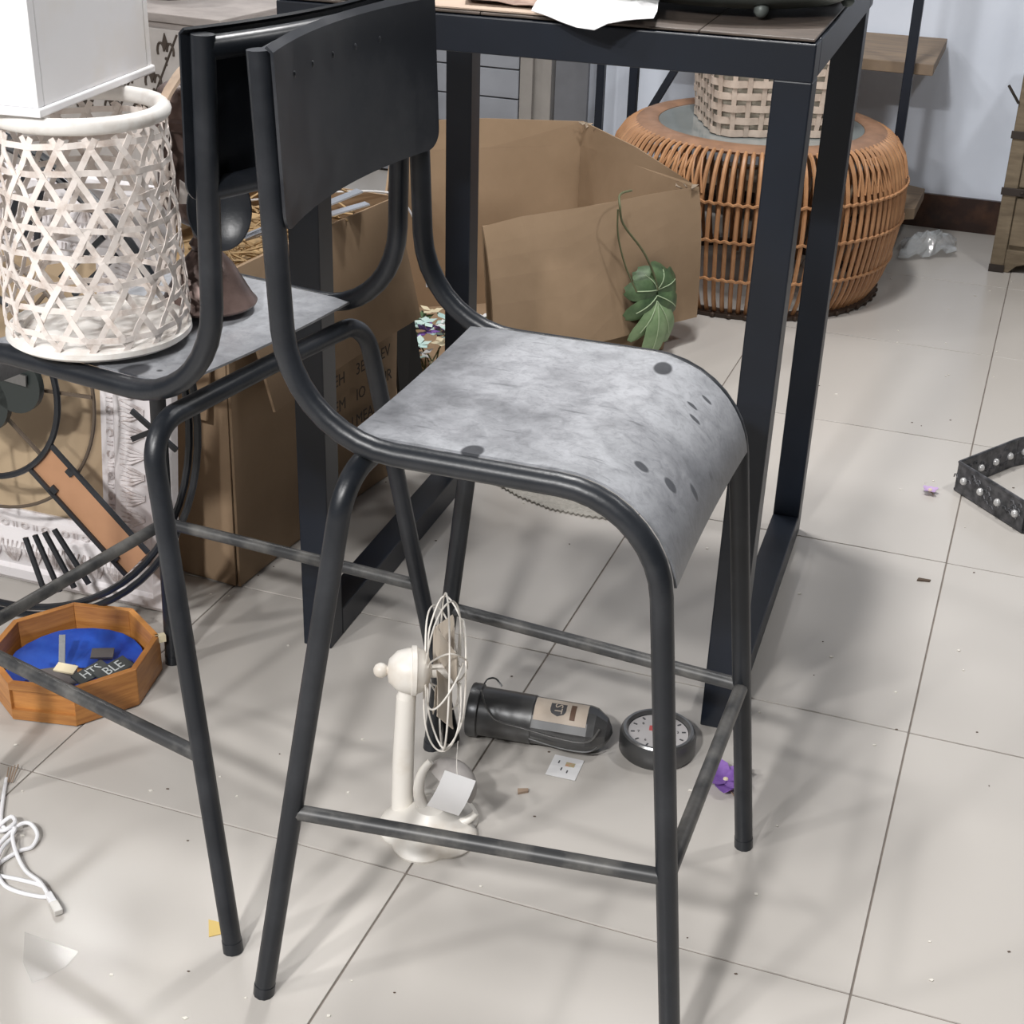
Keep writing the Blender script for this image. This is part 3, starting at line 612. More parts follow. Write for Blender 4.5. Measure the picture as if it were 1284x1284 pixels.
# ------------------------------------------------------------------ monstera leaf hanging on the carton
def make_leaf():
    root = thing('monstera_leaf', 'green artificial monstera leaf hanging by its stem over the wide carton front', 'leaf', (.322, 3.535, .245))
    # local frame: leaf hangs in the plane of the flap, x along the flap, z down its length
    ex = V((.80, .60, 0)); ez = V((.08, -.03, -1)).normalized(); en = ex.cross(ez).normalized()
    if en.y > 0: en = -en
    def P(x, z, n=0): return ex * (x * 1.42) + ez * (z * 1.28) + en * (n + .016)
    hub = (0, .04); ribs = []
    # lobes: (angle from the tip direction, length, half width, pale)
    lobes = [(-2.55, .058, .030, 0), (2.6, .062, .036, 0), (-1.75, .068, .026, 0), (1.85, .080, .034, 0), (-1.15, .074, .022, 0), (1.15, .082, .028, 0), (-.65, .088, .019, 1), (.55, .098, .026, 1), (-.08, .112, .030, 1)]
    for k, (a, L_, hw, pale) in enumerate(lobes):
        hw *= .80
        d = (sin(a), cos(a)); s = (cos(a), -sin(a)); g = []
        bz = hub[1] + .026 * max(0, cos(a))
        for i in range(10):
            t = i / 9; wv = hw * (.45 + .55 * sin(PI * min(1, t * .62 + .12))) * math.sqrt(max(0, 1 - max(0, (t - .72) / .30) ** 2)); cv = .012 * sin(PI * t) - .030 * t * t
            row = []
            for f in (-1, -.5, 0, .5, 1): row.append(P(d[0] * L_ * t * .80 + s[0] * wv * f, bz + d[1] * L_ * t + s[1] * wv * f + .010 * t * t, cv - .007 * abs(f) ** 2 + .0012 * (k % 3)))
            g.append(row)
        q = MB(); q.sheet(g, .0012); lb = q.build('lobe', M['leafpale'] if pale else M['leaf'], root, True)
        q = MB(); q.tube([r_[2] + en * .0012 for r_ in g[:8]], .0014, 5); q.build('vein', M['vein'], lb)
    h = P(*hub, .004)
    q = MB(); q.tube(smoothpath([h, P(-.012, .0, .006), P(-.035, -.045, .006), P(-.075, -.10, .006), P(-.085, -.135, .012), P(-.07, -.152, -.012), P(-.035, -.152, -.03)], 6), .0028, 7); q.build('stem', M['stem'], root, True)
    q = MB(); q.tube(smoothpath([P(-.045, .035, .0), P(-.07, -.02, .002), P(-.085, -.08, .003), P(-.087, -.13, .008)], 6), .0022, 7); q.build('stem', M['stem'], root, True)
make_leaf()

# ------------------------------------------------------------------ rattan drum table
def make_drum():
    root = thing('rattan_drum_table', 'round orange rattan drum table with inset smoked glass top', 'table', (.660, 4.242, 0))
    prof = [(.355, .012), (.385, .07), (.405, .16), (.416, .25), (.412, .33), (.395, .395), (.368, .435), (.345, .445)]
    def rad_at(z):
        for (r0, z0), (r1, z1) in zip(prof, prof[1:]):
            if z0 <= z <= z1: return r0 + (r1 - r0) * (z - z0) / (z1 - z0)
        return prof[-1][0]
    NR = 104
    q = MB(); q.tube(smoothpath([(r, 0, z) for r, z in prof], 3), .0062, 6); r0 = q.build('cane_rib', M['rattan'], root, True)
    for k in range(1, NR): dup(r0, root, rot=(0, 0, 2 * PI * k / NR))
    for z in (.115, .225, .325):
        q = MB(); r = rad_at(z) + .0075; q.tube([V(((r + .002 * cos(NR * a)) * cos(a), (r + .002 * cos(NR * a)) * sin(a), z + .003 * cos(NR * a))) for a in [2 * PI * i / (NR * 4) for i in range(NR * 4)]], .0042, 5, closed=True); q.build('binding_band', M['rattan'], root, True)
    q = MB(); q.lathe([(.286, .452), (.30, .458), (.338, .456), (.352, .446), (.345, .438), (.286, .444), (.286, .452)], 72); q.build('top_ring', mat('cane_ring', (.36, .20, .12), .5, var=.3), root, True)
    q = MB(); q.lathe([(.001, .446), (.285, .446), (.285, .451), (.001, .451)], 72); q.build('glass_top', M['glass'], root, True)
    q = MB(); q.lathe([(.33, .0), (.372, .0), (.376, .012), (.33, .014), (.33, 0)], 72); q.build('base_ring', M['cane_dark'], root, True)
    for k in range(52):
        a = 2 * PI * k / 52; q = MB(); q.ball((.375 * cos(a), .375 * sin(a), .008), .0075, 6); q.build('base_knot', M['cane_dark'], root)
    q = MB(); q.lathe([(.25, .012), (.26, .2), (.25, .44)], 40)
    q2 = MB()
    for k in range(8):
        a = 2 * PI * k / 8; q2.tube([(.25 * cos(a), .25 * sin(a), .01), (.26 * cos(a), .26 * sin(a), .44)], .012, 8)
    q2.build('inner_post', M['rattan'], root, True)
    for sgn in (-1, 1):      # crossed canes on the shoulder
        for a0 in (rad(-48), rad(-128), rad(-10), rad(160), rad(70)):
            for k in range(4):
                seq = [V((rad_at(z) * cos(a) + .008 * cos(a), rad_at(z) * sin(a) + .008 * sin(a), z)) for z, a in [(.345 + .085 * t / 5, a0 + sgn * (.06 * k - .08 + .05 * t / 5 - .1)) for t in range(6)]]
                q = MB(); q.tube(seq, .0032, 5); q.build('crossed_cane', M['rattan'], root, True)
make_drum()
def make_basket():
    root = thing('reed_basket', 'square bleached reed basket with open checker weave on the drum table glass', 'basket', (.660, 4.225, .4515), rad(6))
    Hb = .29
    def outline(hw, rc, n=10):
        pts = []
        for cx, cy, a0 in ((1, 1, 0), (-1, 1, 90), (-1, -1, 180), (1, -1, 270)):
            for k in range(n + 1): a = rad(a0 + 90 * k / n); pts.append(V((cx * (hw - rc) + rc * cos(a), cy * (hw - rc) + rc * sin(a), 0)))
        return pts
    def resample(pts, n):
        L_ = [0]; P = pts + [pts[0]]
        for a, c in zip(P, P[1:]): L_.append(L_[-1] + (c - a).length)
        out = []; j = 0
        for i in range(n):
            s = L_[-1] * i / n
            while L_[j + 1] < s: j += 1
            out.append(P[j] + (P[j + 1] - P[j]) * ((s - L_[j]) / max(1e-9, L_[j + 1] - L_[j])))
        return out
    NS = 32
    def hw(z): return .165 + .022 * z / Hb
    rows = 9
    for k in range(rows):
        z = .012 + k * (Hb - .03) / (rows - 1); base = resample(outline(hw(z), .06), NS * 4); n = len(base); lo = []; hi = []
        for i, p in enumerate(base):
            nr = V((p.x, p.y, 0)).normalized(); off = .004 * cos(PI * i / 4 + (PI if k % 2 else 0)); lo.append(p + nr * off + V((0, 0, z - .0092))); hi.append(p + nr * off + V((0, 0, z + .0092)))
        q = MB(); q.sheet([lo, hi], .002, True); q.build('weaver_band', M['reed'], root)
    for i in range(NS):
        a0 = resample(outline(hw(0), .06), NS); a1 = resample(outline(hw(Hb), .06), NS); p, r_ = a0[i], a1[i]; t = V((-p.y, p.x, 0)).normalized() * .0065
        if abs(p.x) > abs(p.y) + .03: t = V((0, .0065, 0))
        elif abs(p.y) > abs(p.x) + .03: t = V((.0065, 0, 0))
        q = MB(); q.sheet([[p - t + V((0, 0, .002)), p + t + V((0, 0, .002))], [r_ - t + V((0, 0, Hb)), r_ + t + V((0, 0, Hb))]], .002); q.build('stake', M['reed'], root)
    q = MB(); n = 44; a = outline(hw(0) - .012, .055); c = outline(hw(Hb) - .012, .055)
    q.sheet([[p + V((0, 0, .004)) for p in a], [p + V((0, 0, Hb - .02)) for p in c]], .003, True); q.build('liner', M['liner'], root)
    q = MB(); q.prism([(p.x, p.y) for p in outline(hw(0) - .01, .055)], .001, .004); q.build('base', M['reed'], root)
    q = MB(); q.tube([p + V((0, 0, Hb)) for p in outline(hw(Hb), .06)], .008, 8, closed=True); q.build('rim', M['reed'], root, True)
make_basket()

# ------------------------------------------------------------------ shelf unit on the back wall
sh = thing('metal_shelf_unit', 'black steel shelf unit with raw wooden boards against the back wall', 'shelf', (.80, 4.75, 0), TH)
def lsh(x, y, z): return Matrix.Rotation(-TH, 3, 'Z') @ (V((x, y, 0)) - V((.80, 4.75, 0))) + V((0, 0, z))
def pole(a, c, r=.03, m=M['navy'], nm='post'): q = MB(); q.beam(lsh(*a), lsh(*c), r, r, (0, 1, 0)); return q.build(nm, m, sh, bevel=.002)
pole((1.083, 4.372, 0), (1.083, 4.372, 1.5), .027); pole((.325, 4.625, 0), (.325, 4.625, 1.5), .026); pole((.245, 5.02, 0), (.245, 5.02, 1.5), .026)
pole((.345, 4.63, .33), (.485, 4.60, .60), .022, nm='brace')
def board(pts, z, th): q = MB(); q.prism([tuple(lsh(x, y, 0)[:2]) for x, y in pts], z - th, z); return q.build('shelf_board', M['board'], sh, bevel=.002)
board([(.36, 4.665), (1.155, 4.385), (1.305, 4.845), (.50, 5.11)], .60, .032)
board([(.40, 5.02), (1.12, 4.50), (1.20, 4.52), (1.285, 4.76), (1.2, 4.85), (.50, 5.1)], .15, .035)
# plastic bag by the skirting
bg = MB(); bg.sheet(crumple(lambda u, v: (1.16 + .18 * u + .04 * v, 4.46 + .16 * v + .05 * u, .004 + .05 * sin(PI * u) * sin(PI * v)), 10, 8, .03, 8), .0006)
tag(bg.build('plastic_bag', M['plasticbag']), 'crumpled clear plastic bag on the floor beside the rattan drum table', 'plastic bag')

# ------------------------------------------------------------------ trunk at the right edge
tk = thing('wooden_trunk', 'old brown wooden trunk with iron straps standing at the right edge', 'trunk', (1.415, 4.392, 0), TH)
tw, td, thh = .62, .33, .588
q = MB(); q.box((tw / 2, td / 2 + .006, .055 + (thh - .055) / 2), (tw - .02, td - .012, thh - .06)); q.build('body', M['trunk'], tk)
for x in (.02, tw - .02):
    q = MB(); q.hexa([(x - .02, 0, 0), (x + .02, 0, 0), (x + .02, .02, 0), (x - .02, .02, 0)], [(x - .02, 0, thh), (x + .02, 0, thh), (x + .02, .02, thh), (x - .02, .02, thh)]); q.build('corner_post', M['trunk'], tk, bevel=.003)
    q = MB(); q.box((x, td - .01, .03), (.04, .02, .06)); q.build('foot', M['trunk'], tk)
q = MB(); q.prism([(.04, .0), (.055, .0), (.075, .022), (.10, .03), (tw - .1, .03), (tw - .075, .022), (tw - .055, 0), (tw - .04, 0), (tw - .04, .07), (.04, .07)], 0, .014, Matrix.Rotation(rad(90), 3, 'X'), (0, .018, 0)); q.build('apron', M['trunk'], tk, bevel=.002)
for z in (.155, .330, .487):
    q = MB(); q.box((tw / 2, .008, z), (tw - .085, .012, .145)); q.build('panel', M['trunk'], tk, bevel=.004)
for z in (.245, .41):
    q = MB(); q.box((.03, -.002, z), (.07, .005, .022)); q.build('iron_strap', M['strap'], tk, bevel=.001)
    q = MB(); q.ball((.055, -.005, z), .006, 8); q.build('stud', M['strap'], tk)
q = MB(); q.box((.02, -.002, .012), (.044, .005, .022)); q.build('iron_strap', M['strap'], tk)
q = MB(); q.box((tw / 2, td / 2, thh + .008), (tw - .004, td, .016)); q.build('lid', M['trunk'], tk, bevel=.004)
q = MB(); q.tube([(.0, -.005, .50), (-.02, -.02, .53), (-.035, -.02, .55)], .004, 6); q.build('latch', M['strap'], tk)

# ------------------------------------------------------------------ drawer chest at the back
dr = thing('drawer_chest', 'grey blue chest of wide drawers at the back wall beyond the cartons', 'chest', (-.42, 5.33, 0), TH)
q = MB(); q.box((.20, .062, .45), (.66, .10, .9)); q.build('carcass', M['stile'], dr, bevel=.003)
for k in range(9):
    q = MB(); q.box((.155, .003, .055 + k * .098), (.53, .018, .093)); f = q.build('drawer', M['drawer'], dr, bevel=.002)
    q = MB(); q.box((-.05, -.009, .085 + k * .098), (.07, .008, .010)); q.build('drawer_pull', M['stile'], f, bevel=.001)
q = MB(); q.box((.45, -.006, .45), (.045, .02, .9)); q.build('stile', M['stile'], dr, bevel=.002)
pp = thing('upright_board', 'plain grey upright board standing beside the drawer chest', 'board', (.155, 5.135, 0), TH)
q = MB(); q.box((0, 0, .45), (.115, .02, .9)); q.build('sheet', M['panelgrey'], pp, bevel=.002)
q = MB(); q.box((0, .04, .02), (.10, .058, .04)); q.build('foot', M['panelgrey'], pp, bevel=.002)

# ------------------------------------------------------------------ carved white frame
FB = V((-.578, 2.262, .002)); fr = thing('carved_frame', 'large white distressed carved frame with tan infill leaning at the left', 'frame', FB, rad(-15), rx=rad(-3))
fr.rotation_euler.y = rad(2.5)
FW, FH, MW = .80, .74, .135   # local -x to the left, z up, -y towards the viewer
def rail(nm, a, c, inx):  # a->c outer edge, inx = inward unit vector
    a, c, n = V(a), V(c), V(inx); d = (c - a).normalized(); yv = V((0, -1, 0))
    prof = [(0, 0), (0, .022), (.012, .034), (.03, .036), (.036, .028), (.075, .040), (.10, .030), (.106, .022), (.118, .024), (.124, .014), (MW, .012), (MW, 0)]
    vs = []
    for p, s in ((a, 1), (c, -1)):
        for t, h in prof: vs.append(p + n * t + d * s * t + yv * h)
    k = len(prof); q = MB(); q.add(vs, [(i, (i + 1) % k, k + (i + 1) % k, k + i) for i in range(k)] + [tuple(range(k - 1, -1, -1)), tuple(range(k, 2 * k))]); r = q.build(nm, M['frame'], fr)
    Ln = (c - a).length; q = MB(); nb = int((Ln - 2 * MW) / .019)
    for i in range(nb):
        p = a + d * (MW + (Ln - 2 * MW) * (i + .5) / nb) + n * .112 + yv * .024
        if i % 2: q.tube([p + (d * cos(t) * .0065 + n * sin(t) * .005) for t in [2 * PI * j / 8 for j in range(8)]], .0022, 4, closed=True)
        else:
            for s in (-.003, .003): q.tube([p + d * s - n * .005, p + d * s + n * .005], .0016, 4)
    b_ = q.build('bead_row', M['carve'], r); b_['kind'] = 'stuff'
    q = MB(); na = int((Ln - MW) / .04)
    for i in range(na):
        p = a + d * (MW * .6 + (Ln - 1.2 * MW) * (i + .5) / na) + n * .045 + yv * .032
        for s in (-1, -.5, 0, .5, 1):
            q.tube([p + d * s * .004, p + d * s * .014 + n * .02 + yv * .007, p + d * s * .019 + n * .042 + yv * .006], [.002, .0036, .001], 4)
    b_ = q.build('leaf_carving', M['carve'], r); b_['kind'] = 'stuff'
rail('bottom_moulding', (-FW, 0, 0), (0, 0, 0), (0, 0, 1)); rail('side_moulding', (0, 0, 0), (0, 0, FH), (-1, 0, 0))
rail('side_moulding', (-FW, 0, FH), (-FW, 0, 0), (1, 0, 0)); rail('top_moulding', (0, 0, FH), (-FW, 0, FH), (0, 0, -1))
q = MB(); q.box((-FW / 2, -.004, FH / 2), (FW - 2 * MW + .02, .006, FH - 2 * MW + .02)); q.build('infill', M['taninfill'], fr)  # flat tan panel filling the frame opening

# ------------------------------------------------------------------ skeleton clock
ck = thing('skeleton_clock', 'large black wire skeleton clock with roman numerals in front of the white frame', 'clock', (-.885, 2.230, .002), rad(-20), rx=rad(-2.0))
CR = .426; cz = CR
def cp(r, deg, y=0): return V((r * cos(rad(deg)), y, cz + r * sin(rad(deg))))
def ring(nm, r, th, m, y=0, wd=.006): q = MB(); q.tube([cp(r, a * 360 / 72, y) for a in range(72)], th, 8, closed=True); return q.build(nm, m, ck, True)
ring('outer_ring', CR - .006, .006, M['black']); ring('outer_ring', CR - .021, .006, M['black']); ring('inner_ring', .165, .0055, M['black']); ring('reflection_ring', .225, .003, M['brownwire'], .012)  # brown ring stands in for the reflected arcs of the clock rings
def bar(nm, a, c, wd, m=M['black'], ht=.005): q = MB(); q.beam(a, c, wd, ht, (0, 1, 0)); return q.build(nm, m, ck)
def tang(deg, off): return V((-sin(rad(deg)) * off, 0, cos(rad(deg)) * off))
for dg in range(0, 360, 45): bar('spoke', cp(.05, dg + 2, .004), cp(.225, dg + 2, .008), .005, M['brownwire'])
# copper plate bar
dg = -42.5; hwp = .034
a0, a1 = cp(.165, dg), cp(CR - .03, dg); t = tang(dg, hwp)
q = MB(); q.add([a0 - t + V((0, .002, 0)), a1 - t + V((0, .002, 0)), a1 + t + V((0, .002, 0)), a0 + t + V((0, .002, 0))] + [a0 - t + V((0, .005, 0)), a1 - t + V((0, .005, 0)), a1 + t + V((0, .005, 0)), a0 + t + V((0, .005, 0))], [(0, 1, 2, 3), (7, 6, 5, 4), (0, 4, 5, 1), (1, 5, 6, 2), (2, 6, 7, 3), (3, 7, 4, 0)]); q.build('copper_plate', M['copper'], ck)
for s in (-1, 1):
    bar('plate_rail', a0 + t * s, a1 + t * s, .008)
    for f in (.22, .86): p = a0 + (a1 - a0) * f + t * s; bar('plate_tab', p, p - t * s * .42, .013)
# numerals
def stroke(deg, off, skew=0, r0=.285, r1=.395): bar('numeral_bar', cp(r0, deg, -.012) + tang(deg, off), cp(r1, deg, -.012) + tang(deg, off + skew), .0085)
for off in (-.033, -.011, .011, .033): stroke(-65, off, off * .5, .27, .375)
stroke(-3, -.024, .048, .31, .39); stroke(-3, .024, -.048, .31, .39)
for dd in (18, 42, 64, 92, 120, 148, 176, 204, 232, 260):
    if dd == 260: continue
    stroke(dd, -.016); stroke(dd, .016)
    if dd % 3: stroke(dd, -.04, .03)
for x, z, r in ((.100, .02, .050), (.03, -.02, .055), (-.05, .03, .06)):
    q = MB(); q.lathe([(.001, -.006), (r, -.006), (r, .006), (.001, .006)], 32, (x, -.016, cz + z), Matrix.Rotation(rad(90), 3, 'X')); q.build('gear', M['gear'], ck, True)
q = MB(); q.beam((.07, -.026, cz + .035), (.13, -.026, cz + .030), .018, .004, (0, 1, 0)); q.build('gear_highlight', M['tinlight'], ck)  # pale bar added as the highlight on the dark gear

# ------------------------------------------------------------------ octagonal crate and what is in it
oc = thing('octagonal_crate', 'octagonal orange pine crate holding signs on the floor at the left', 'crate', (-.694, 2.032, 0), rad(15))
Ro, Hc, tc_ = .135, .068, .010
def op(k, r, z): return V((r * cos(k * PI / 4), r * sin(k * PI / 4), z))
for k in range(8):
    if k == 5: # stepped end with two boards and a recess
        for z0, z1, nm, inn in ((.002, .02, 'board', 0), (.02, .056, 'board', .006), (.056, Hc, 'board', 0)):
            q = MB(); R0, R1 = Ro - inn, Ro - tc_; q.hexa([op(k, R0, z0), op(k + 1, R0, z0), op(k + 1, R1, z0), op(k, R1, z0)], [op(k, R0, z1), op(k + 1, R0, z1), op(k + 1, R1, z1), op(k, R1, z1)]); q.build(nm, M['pine'], oc)
        continue
    q = MB(); R0, R1 = Ro, Ro - tc_ * 1.08
    q.hexa([op(k, R0, .002), op(k + 1, R0, .002), op(k + 1, R1, .002), op(k, R1, .002)], [op(k, R0, Hc), op(k + 1, R0, Hc), op(k + 1, R1, Hc), op(k, R1, Hc)]); q.build('board', M['pine'], oc, bevel=.001)
q = MB(); q.prism([(op(k, Ro - tc_ - .002, 0).x, op(k, Ro - tc_ - .002, 0).y) for k in range(8)], .003, .008); q.build('bottom', M['pine'], oc)
Oc = V((-.694, 2.032, 0))
q = MB(); g = []
rnd = random.Random(3)
for i in range(5): g.append([Oc + V(((.02 + .088 * i / 4) * cos(a), (.02 + .088 * i / 4) * sin(a), .010 + .020 * (i / 4) ** 2 + rnd.uniform(0, .003))) for a in [2 * PI * k / 24 for k in range(24)]])
q.sheet(g, .001, True); tag(q.build('blue_plastic_liner', M['blue'], smooth=True), 'bright blue plastic sheet lining the octagonal crate', 'plastic sheet')
def sign(loc, rz, tx, lab, w_=.085, h_=.024, lines=None):
    s_ = thing('word_sign', lab, 'sign', loc, rz, rx=rad(14)); q = MB(); q.box((0, 0, .003), (w_, h_, .004)); q.build('plate', M['sign'], s_, bevel=.001); text_mesh(tx, h_ * .85, M['letter'], s_, (0, 0, .0055), (0, 0, 0), 'lettering')
sign((-.660, 2.000, .0335), rad(56), 'HTS', 'dark sign lettered HTS beside the cream card in the octagonal crate', .062, .026)
sign((-.628, 2.012, .0335), rad(56), 'BLE', 'dark sign lettered BLE nearest the right side of the octagonal crate', .064, .028)
pl = MB(); pl.box((0, 0, 0), (.075, .045, .004)); tag(pl.build('dark_plate', M['greycard'], loc=(-.718, 1.992, .030), rot=(.15, .05, .4), bevel=.001), 'dark grey plate lying under the cream card in the crate', 'plate')
pl = MB(); pl.box((0, 0, 0), (.034, .019, .003)); tag(pl.build('cream_card', M['cream'], loc=(-.703, 2.010, .0355), rot=(.15, .05, -.2)), 'small cream card on top of the signs in the crate', 'card')
pl = MB(); pl.box((0, 0, 0), (.036, .022, .003)); tag(pl.build('grey_card', M['greycard'], loc=(-.660, 2.068, .029), rot=(.2, 0, .1)), 'grey card at the back of the octagonal crate', 'card')
pl = MB(); pl.beam((-.718, 2.035, .02), (-.722, 2.068, .062), .010, .003); tag(pl.build('black_strip', M['black']), 'short black strip standing in the octagonal crate', 'strip')
pl = MB(); pl.box((0, 0, 0), (.016, .010, .012)); tag(pl.build('foam_chip', M['cream'], loc=(-.563, 2.068, .062), rot=(0, 0, .5)), 'cream chip wedged on the right rim of the octagonal crate', 'foam chip')

# ------------------------------------------------------------------ small things on the floor
ca = thing('network_cable', 'white coiled network cable with a plug on the floor at the left edge', 'cable', (-.66, 1.6, 0))
def lc(pts, zs): return [V((x + .66, y - 1.6, z)) for (x, y), z in zip(pts, zs)]
c1p = [(-.724, 1.764), (-.717, 1.73), (-.702, 1.67), (-.689, 1.651), (-.672, 1.64), (-.671, 1.625), (-.656, 1.594), (-.635, 1.564), (-.607, 1.537), (-.589, 1.516)]
c2p = [(-.694, 1.59), (-.682, 1.629), (-.668, 1.652), (-.654, 1.653), (-.64, 1.635), (-.642, 1.615), (-.654, 1.607), (-.667, 1.593), (-.676, 1.577), (-.676, 1.559)]
c3p = [(-.676, 1.559), (-.667, 1.555), (-.636, 1.548), (-.604, 1.537), (-.591, 1.521), (-.601, 1.517), (-.636, 1.526), (-.659, 1.541), (-.675, 1.567), (-.678, 1.603), (-.673, 1.63)]
for pts, zs in ((c1p, [.0035] * 4 + [.014, .012, .009, .006, .0105, .0045]), (c2p, [.0035, .008, .012, .012, .008, .004, .004, .0035, .0035, .0035]), (c3p, [.0035] * 5 + [.0035, .0035, .0035, .010, .010, .006])):
    q = MB(); q.tube(smoothpath(lc(pts, zs), 6), .0029, 8); q.build('cord', M['cable'], ca, True)
q = MB(); q.tube(smoothpath(lc([(-.70, 1.655), (-.685, 1.665), (-.675, 1.65), (-.685, 1.636), (-.70, 1.645)], [.006, .014, .016, .014, .006]), 5), .003, 8); q.build('cord_knot', M['cable'], ca, True)
q = MB(); q.beam(lc([(-.592, 1.520)], [.006])[0], lc([(-.580, 1.503)], [.006])[0], .009, .008); q.build('plug_boot', M['cable'], ca, bevel=.001)
q = MB(); q.beam(lc([(-.580, 1.503)], [.006])[0], lc([(-.568, 1.485)], [.006])[0], .0115, .008); q.build('plug', M['clearplug'], ca, bevel=.001)
q = MB()
for s in range(4): q.beam(lc([(-.722 + s * .003, 1.755)], [.004])[0], lc([(-.729 + s * .005, 1.79)], [.004 + .002 * s])[0], .0015, .0015)
q.build('frayed_end', M['stemb'], ca)
q = MB(); q.prism([(-.603, 1.453), (-.526, 1.422), (-.534, 1.396), (-.552, 1.377), (-.568, 1.367), (-.589, 1.40)], .0008, .0018); tag(q.build('clear_plastic_piece', M['film']), 'fan shaped clear plastic piece lying on the tiles at lower left', 'plastic')
q = MB(); poly = [(-.047, 2.818), (.012, 2.747), (.077, 2.694), (.148, 2.668), (.238, 2.65), (.25, 2.85), (.15, 3.05), (-.02, 3.02)]
fine = []
for (x0, y0), (x1, y1) in zip(poly[:4], poly[1:5]):
    for k in range(14): t = k / 14; j = .004 if k % 2 else -.003; fine.append((x0 + (x1 - x0) * t, y0 + (y1 - y0) * t + j))
fine += poly[4:]
q.prism(fine, .0008, .0045); tag(q.build('bubble_wrap', M['bubble']), 'clear bubble wrap sheet with ragged edge on the floor under the table', 'bubble wrap')

# desk fan
fa = thing('desk_fan', 'small aged white retro desk fan on a lobed base under the front stool', 'fan', (-.105, 1.688, 0))
q = MB(); n = 72; prof = [(1.0, 0), (1.02, .004), (.98, .010), (.80, .016), (.55, .024), (.42, .034), (.34, .04), (.0, .042)]; vs = []; fs = []
for i, (f, z) in enumerate(prof):
    for k in range(n):
        a = 2 * PI * k / n; r = (.062 +   .010 * abs(sin(2.5 * a)) ** .8) if i < 4 else .064
        vs.append(V((f * r * cos(a) + .004, f * r * 1.1 * sin(a), z)))
for i in range(len(prof) - 1): fs += [(i * n + k, i * n + (k + 1) % n, (i + 1) * n + (k + 1) % n, (i + 1) * n + k) for k in range(n)]
fs.append(tuple(range(n - 1, -1, -1))); q.add(vs, fs); q.build('base', M['fan'], fa, True)
for a in (-2.5, -.85, .25): q = MB(); q.ball((.004 + .056 * cos(a), .062 * sin(a), .011), .003, 8); q.build('screw', M['black'], fa)
q = MB(); q.tube([(-.038, .025, .004), (-.036, .03, .10), (-.032, .032, .200)], [.0155, .015, .0135], 20); q.build('column', M['fan'], fa, True)
# tilted cup with C-shaped rim
Rc = Matrix.Rotation(rad(-28), 3, 'X') @ Matrix.Rotation(rad(38), 3, 'Y')
q = MB(); q.lathe([(.040 * sin(t), .036 * cos(t)) for t in [PI / 2 * k / 10 for k in range(11)]] + [(.037 * sin(t), .033 * cos(t)) for t in [PI / 2 * (10 - k) / 10 for k in range(11)]], 32, (.030, .022, .060), Rc); q.build('cup', M['fangrey'], fa, True)
q = MB(); q.tube([V((.033, .006, .064)) + V((.046 * cos(a), .012 * sin(a), .052 * sin(a))) for a in [rad(d) for d in range(130, 321, 10)]], [.005 + .004 * sin(PI * k / 19) for k in range(20)], 12); q.build('yoke', M['fan'], fa, True)
# motor
mc = V((-.024, .03, .243)); ax = V((.985, .10, -.04)).normalized(); Rx = ax.to_track_quat('Z', 'Y').to_matrix()
q = MB(); q.lathe([(.0, -.034), (.016, -.031), (.027, -.020), (.031, -.006), (.031, .0)], 32, mc, Rx); q.build('motor_rear', M['fan'], fa, True)
q = MB(); q.lathe([(.0315, -.001), (.0345, .0), (.0345, .006), (.0315, .008), (.029, .014), (.022, .022), (.010, .026), (.0, .027)], 32, mc, Rx); q.build('motor_front', M['fan'], fa, True)
q = MB(); q.ball(mc - ax * .042, .0105, 14); q.build('knob', M['fan'], fa, True)
q = MB(); q.tube([mc - ax * .036, mc - ax * .028], .006, 12); q.build('knob_neck', M['fan'], fa, True)
q = MB(); q.tube([mc + V((-.005, 0, -.028)), V((-.032, .032, .197))], [.010, .014], 14); q.build('neck', M['fan'], fa, True)
# cage: rings of wire petals around the axis
ey = ax.cross(V((0, 0, 1))).normalized(); ez = ey.cross(ax).normalized()
ey = -ey
hubp = mc + ax * .056
def cage(r, th, o): return hubp + ax * o + (ey * cos(th) + ez * sin(th)) * r
q = MB(); q.lathe([(.0, .005), (.009, .003), (.011, -.004), (.009, -.03), (.0, -.03)], 20, hubp, Rx); q.build('hub', M['fan'], fa, True)
for k in range(4):
    a0 = 2 * PI * k / 4 + .5; g = []
    for i in range(6):
        t = i / 5; r = .010 + .068 * t; wv = (.014 + .024 * sin(PI * min(1, t * .75 + .1))) * (1 if t < .9 else .75); row = []
        for f in (-1, -.5, 0, .5, 1): row.append(hubp + ax * (-.012 + .012 * f) + (ey * cos(a0) + ez * sin(a0)) * r + (-ey * sin(a0) + ez * cos(a0)) * wv * f)
        g.append(row)
    q = MB(); q.sheet(g, .0012); q.build('blade', M['fanblade'], fa, True)
for k in range(5):   # wire loops, front to back
    th0 = 2 * PI * k / 5 + .35; pts = []
    for i in range(25):
        t = i / 24; a = th0 + (t - .5) * 1.15; r = .02 + .088 * sin(PI * t) ** .6; o = .026 - .066 * t if False else .024 * cos(PI * t) - .014
        pts.append(cage(r, a, o))
    q = MB(); q.tube(pts, .0013, 6); q.build('cage_wire', M['fan'], fa, True)
for r, o in ((.106, -.012), (.070, .012)):
    q = MB(); q.tube([cage(r, 2 * PI * i / 48, o) for i in range(48)], .0014, 6, closed=True); q.build('cage_ring', M['fan'], fa, True)
for k in range(4):
    th = PI / 4 + k * PI / 2; q = MB(); q.tube(smoothpath([cage(.02, th, -.034), cage(.06, th, -.032), cage(.106, th, -.012), cage(.070, th, .012), cage(.012, th, .018)], 5), .0013, 6); q.build('cage_wire', M['fan'], fa, True)
tg = thing('paper_tag', 'blank white paper tag hanging from the front of the desk fan', 'tag', (-.070, 1.650, .068))
g = []
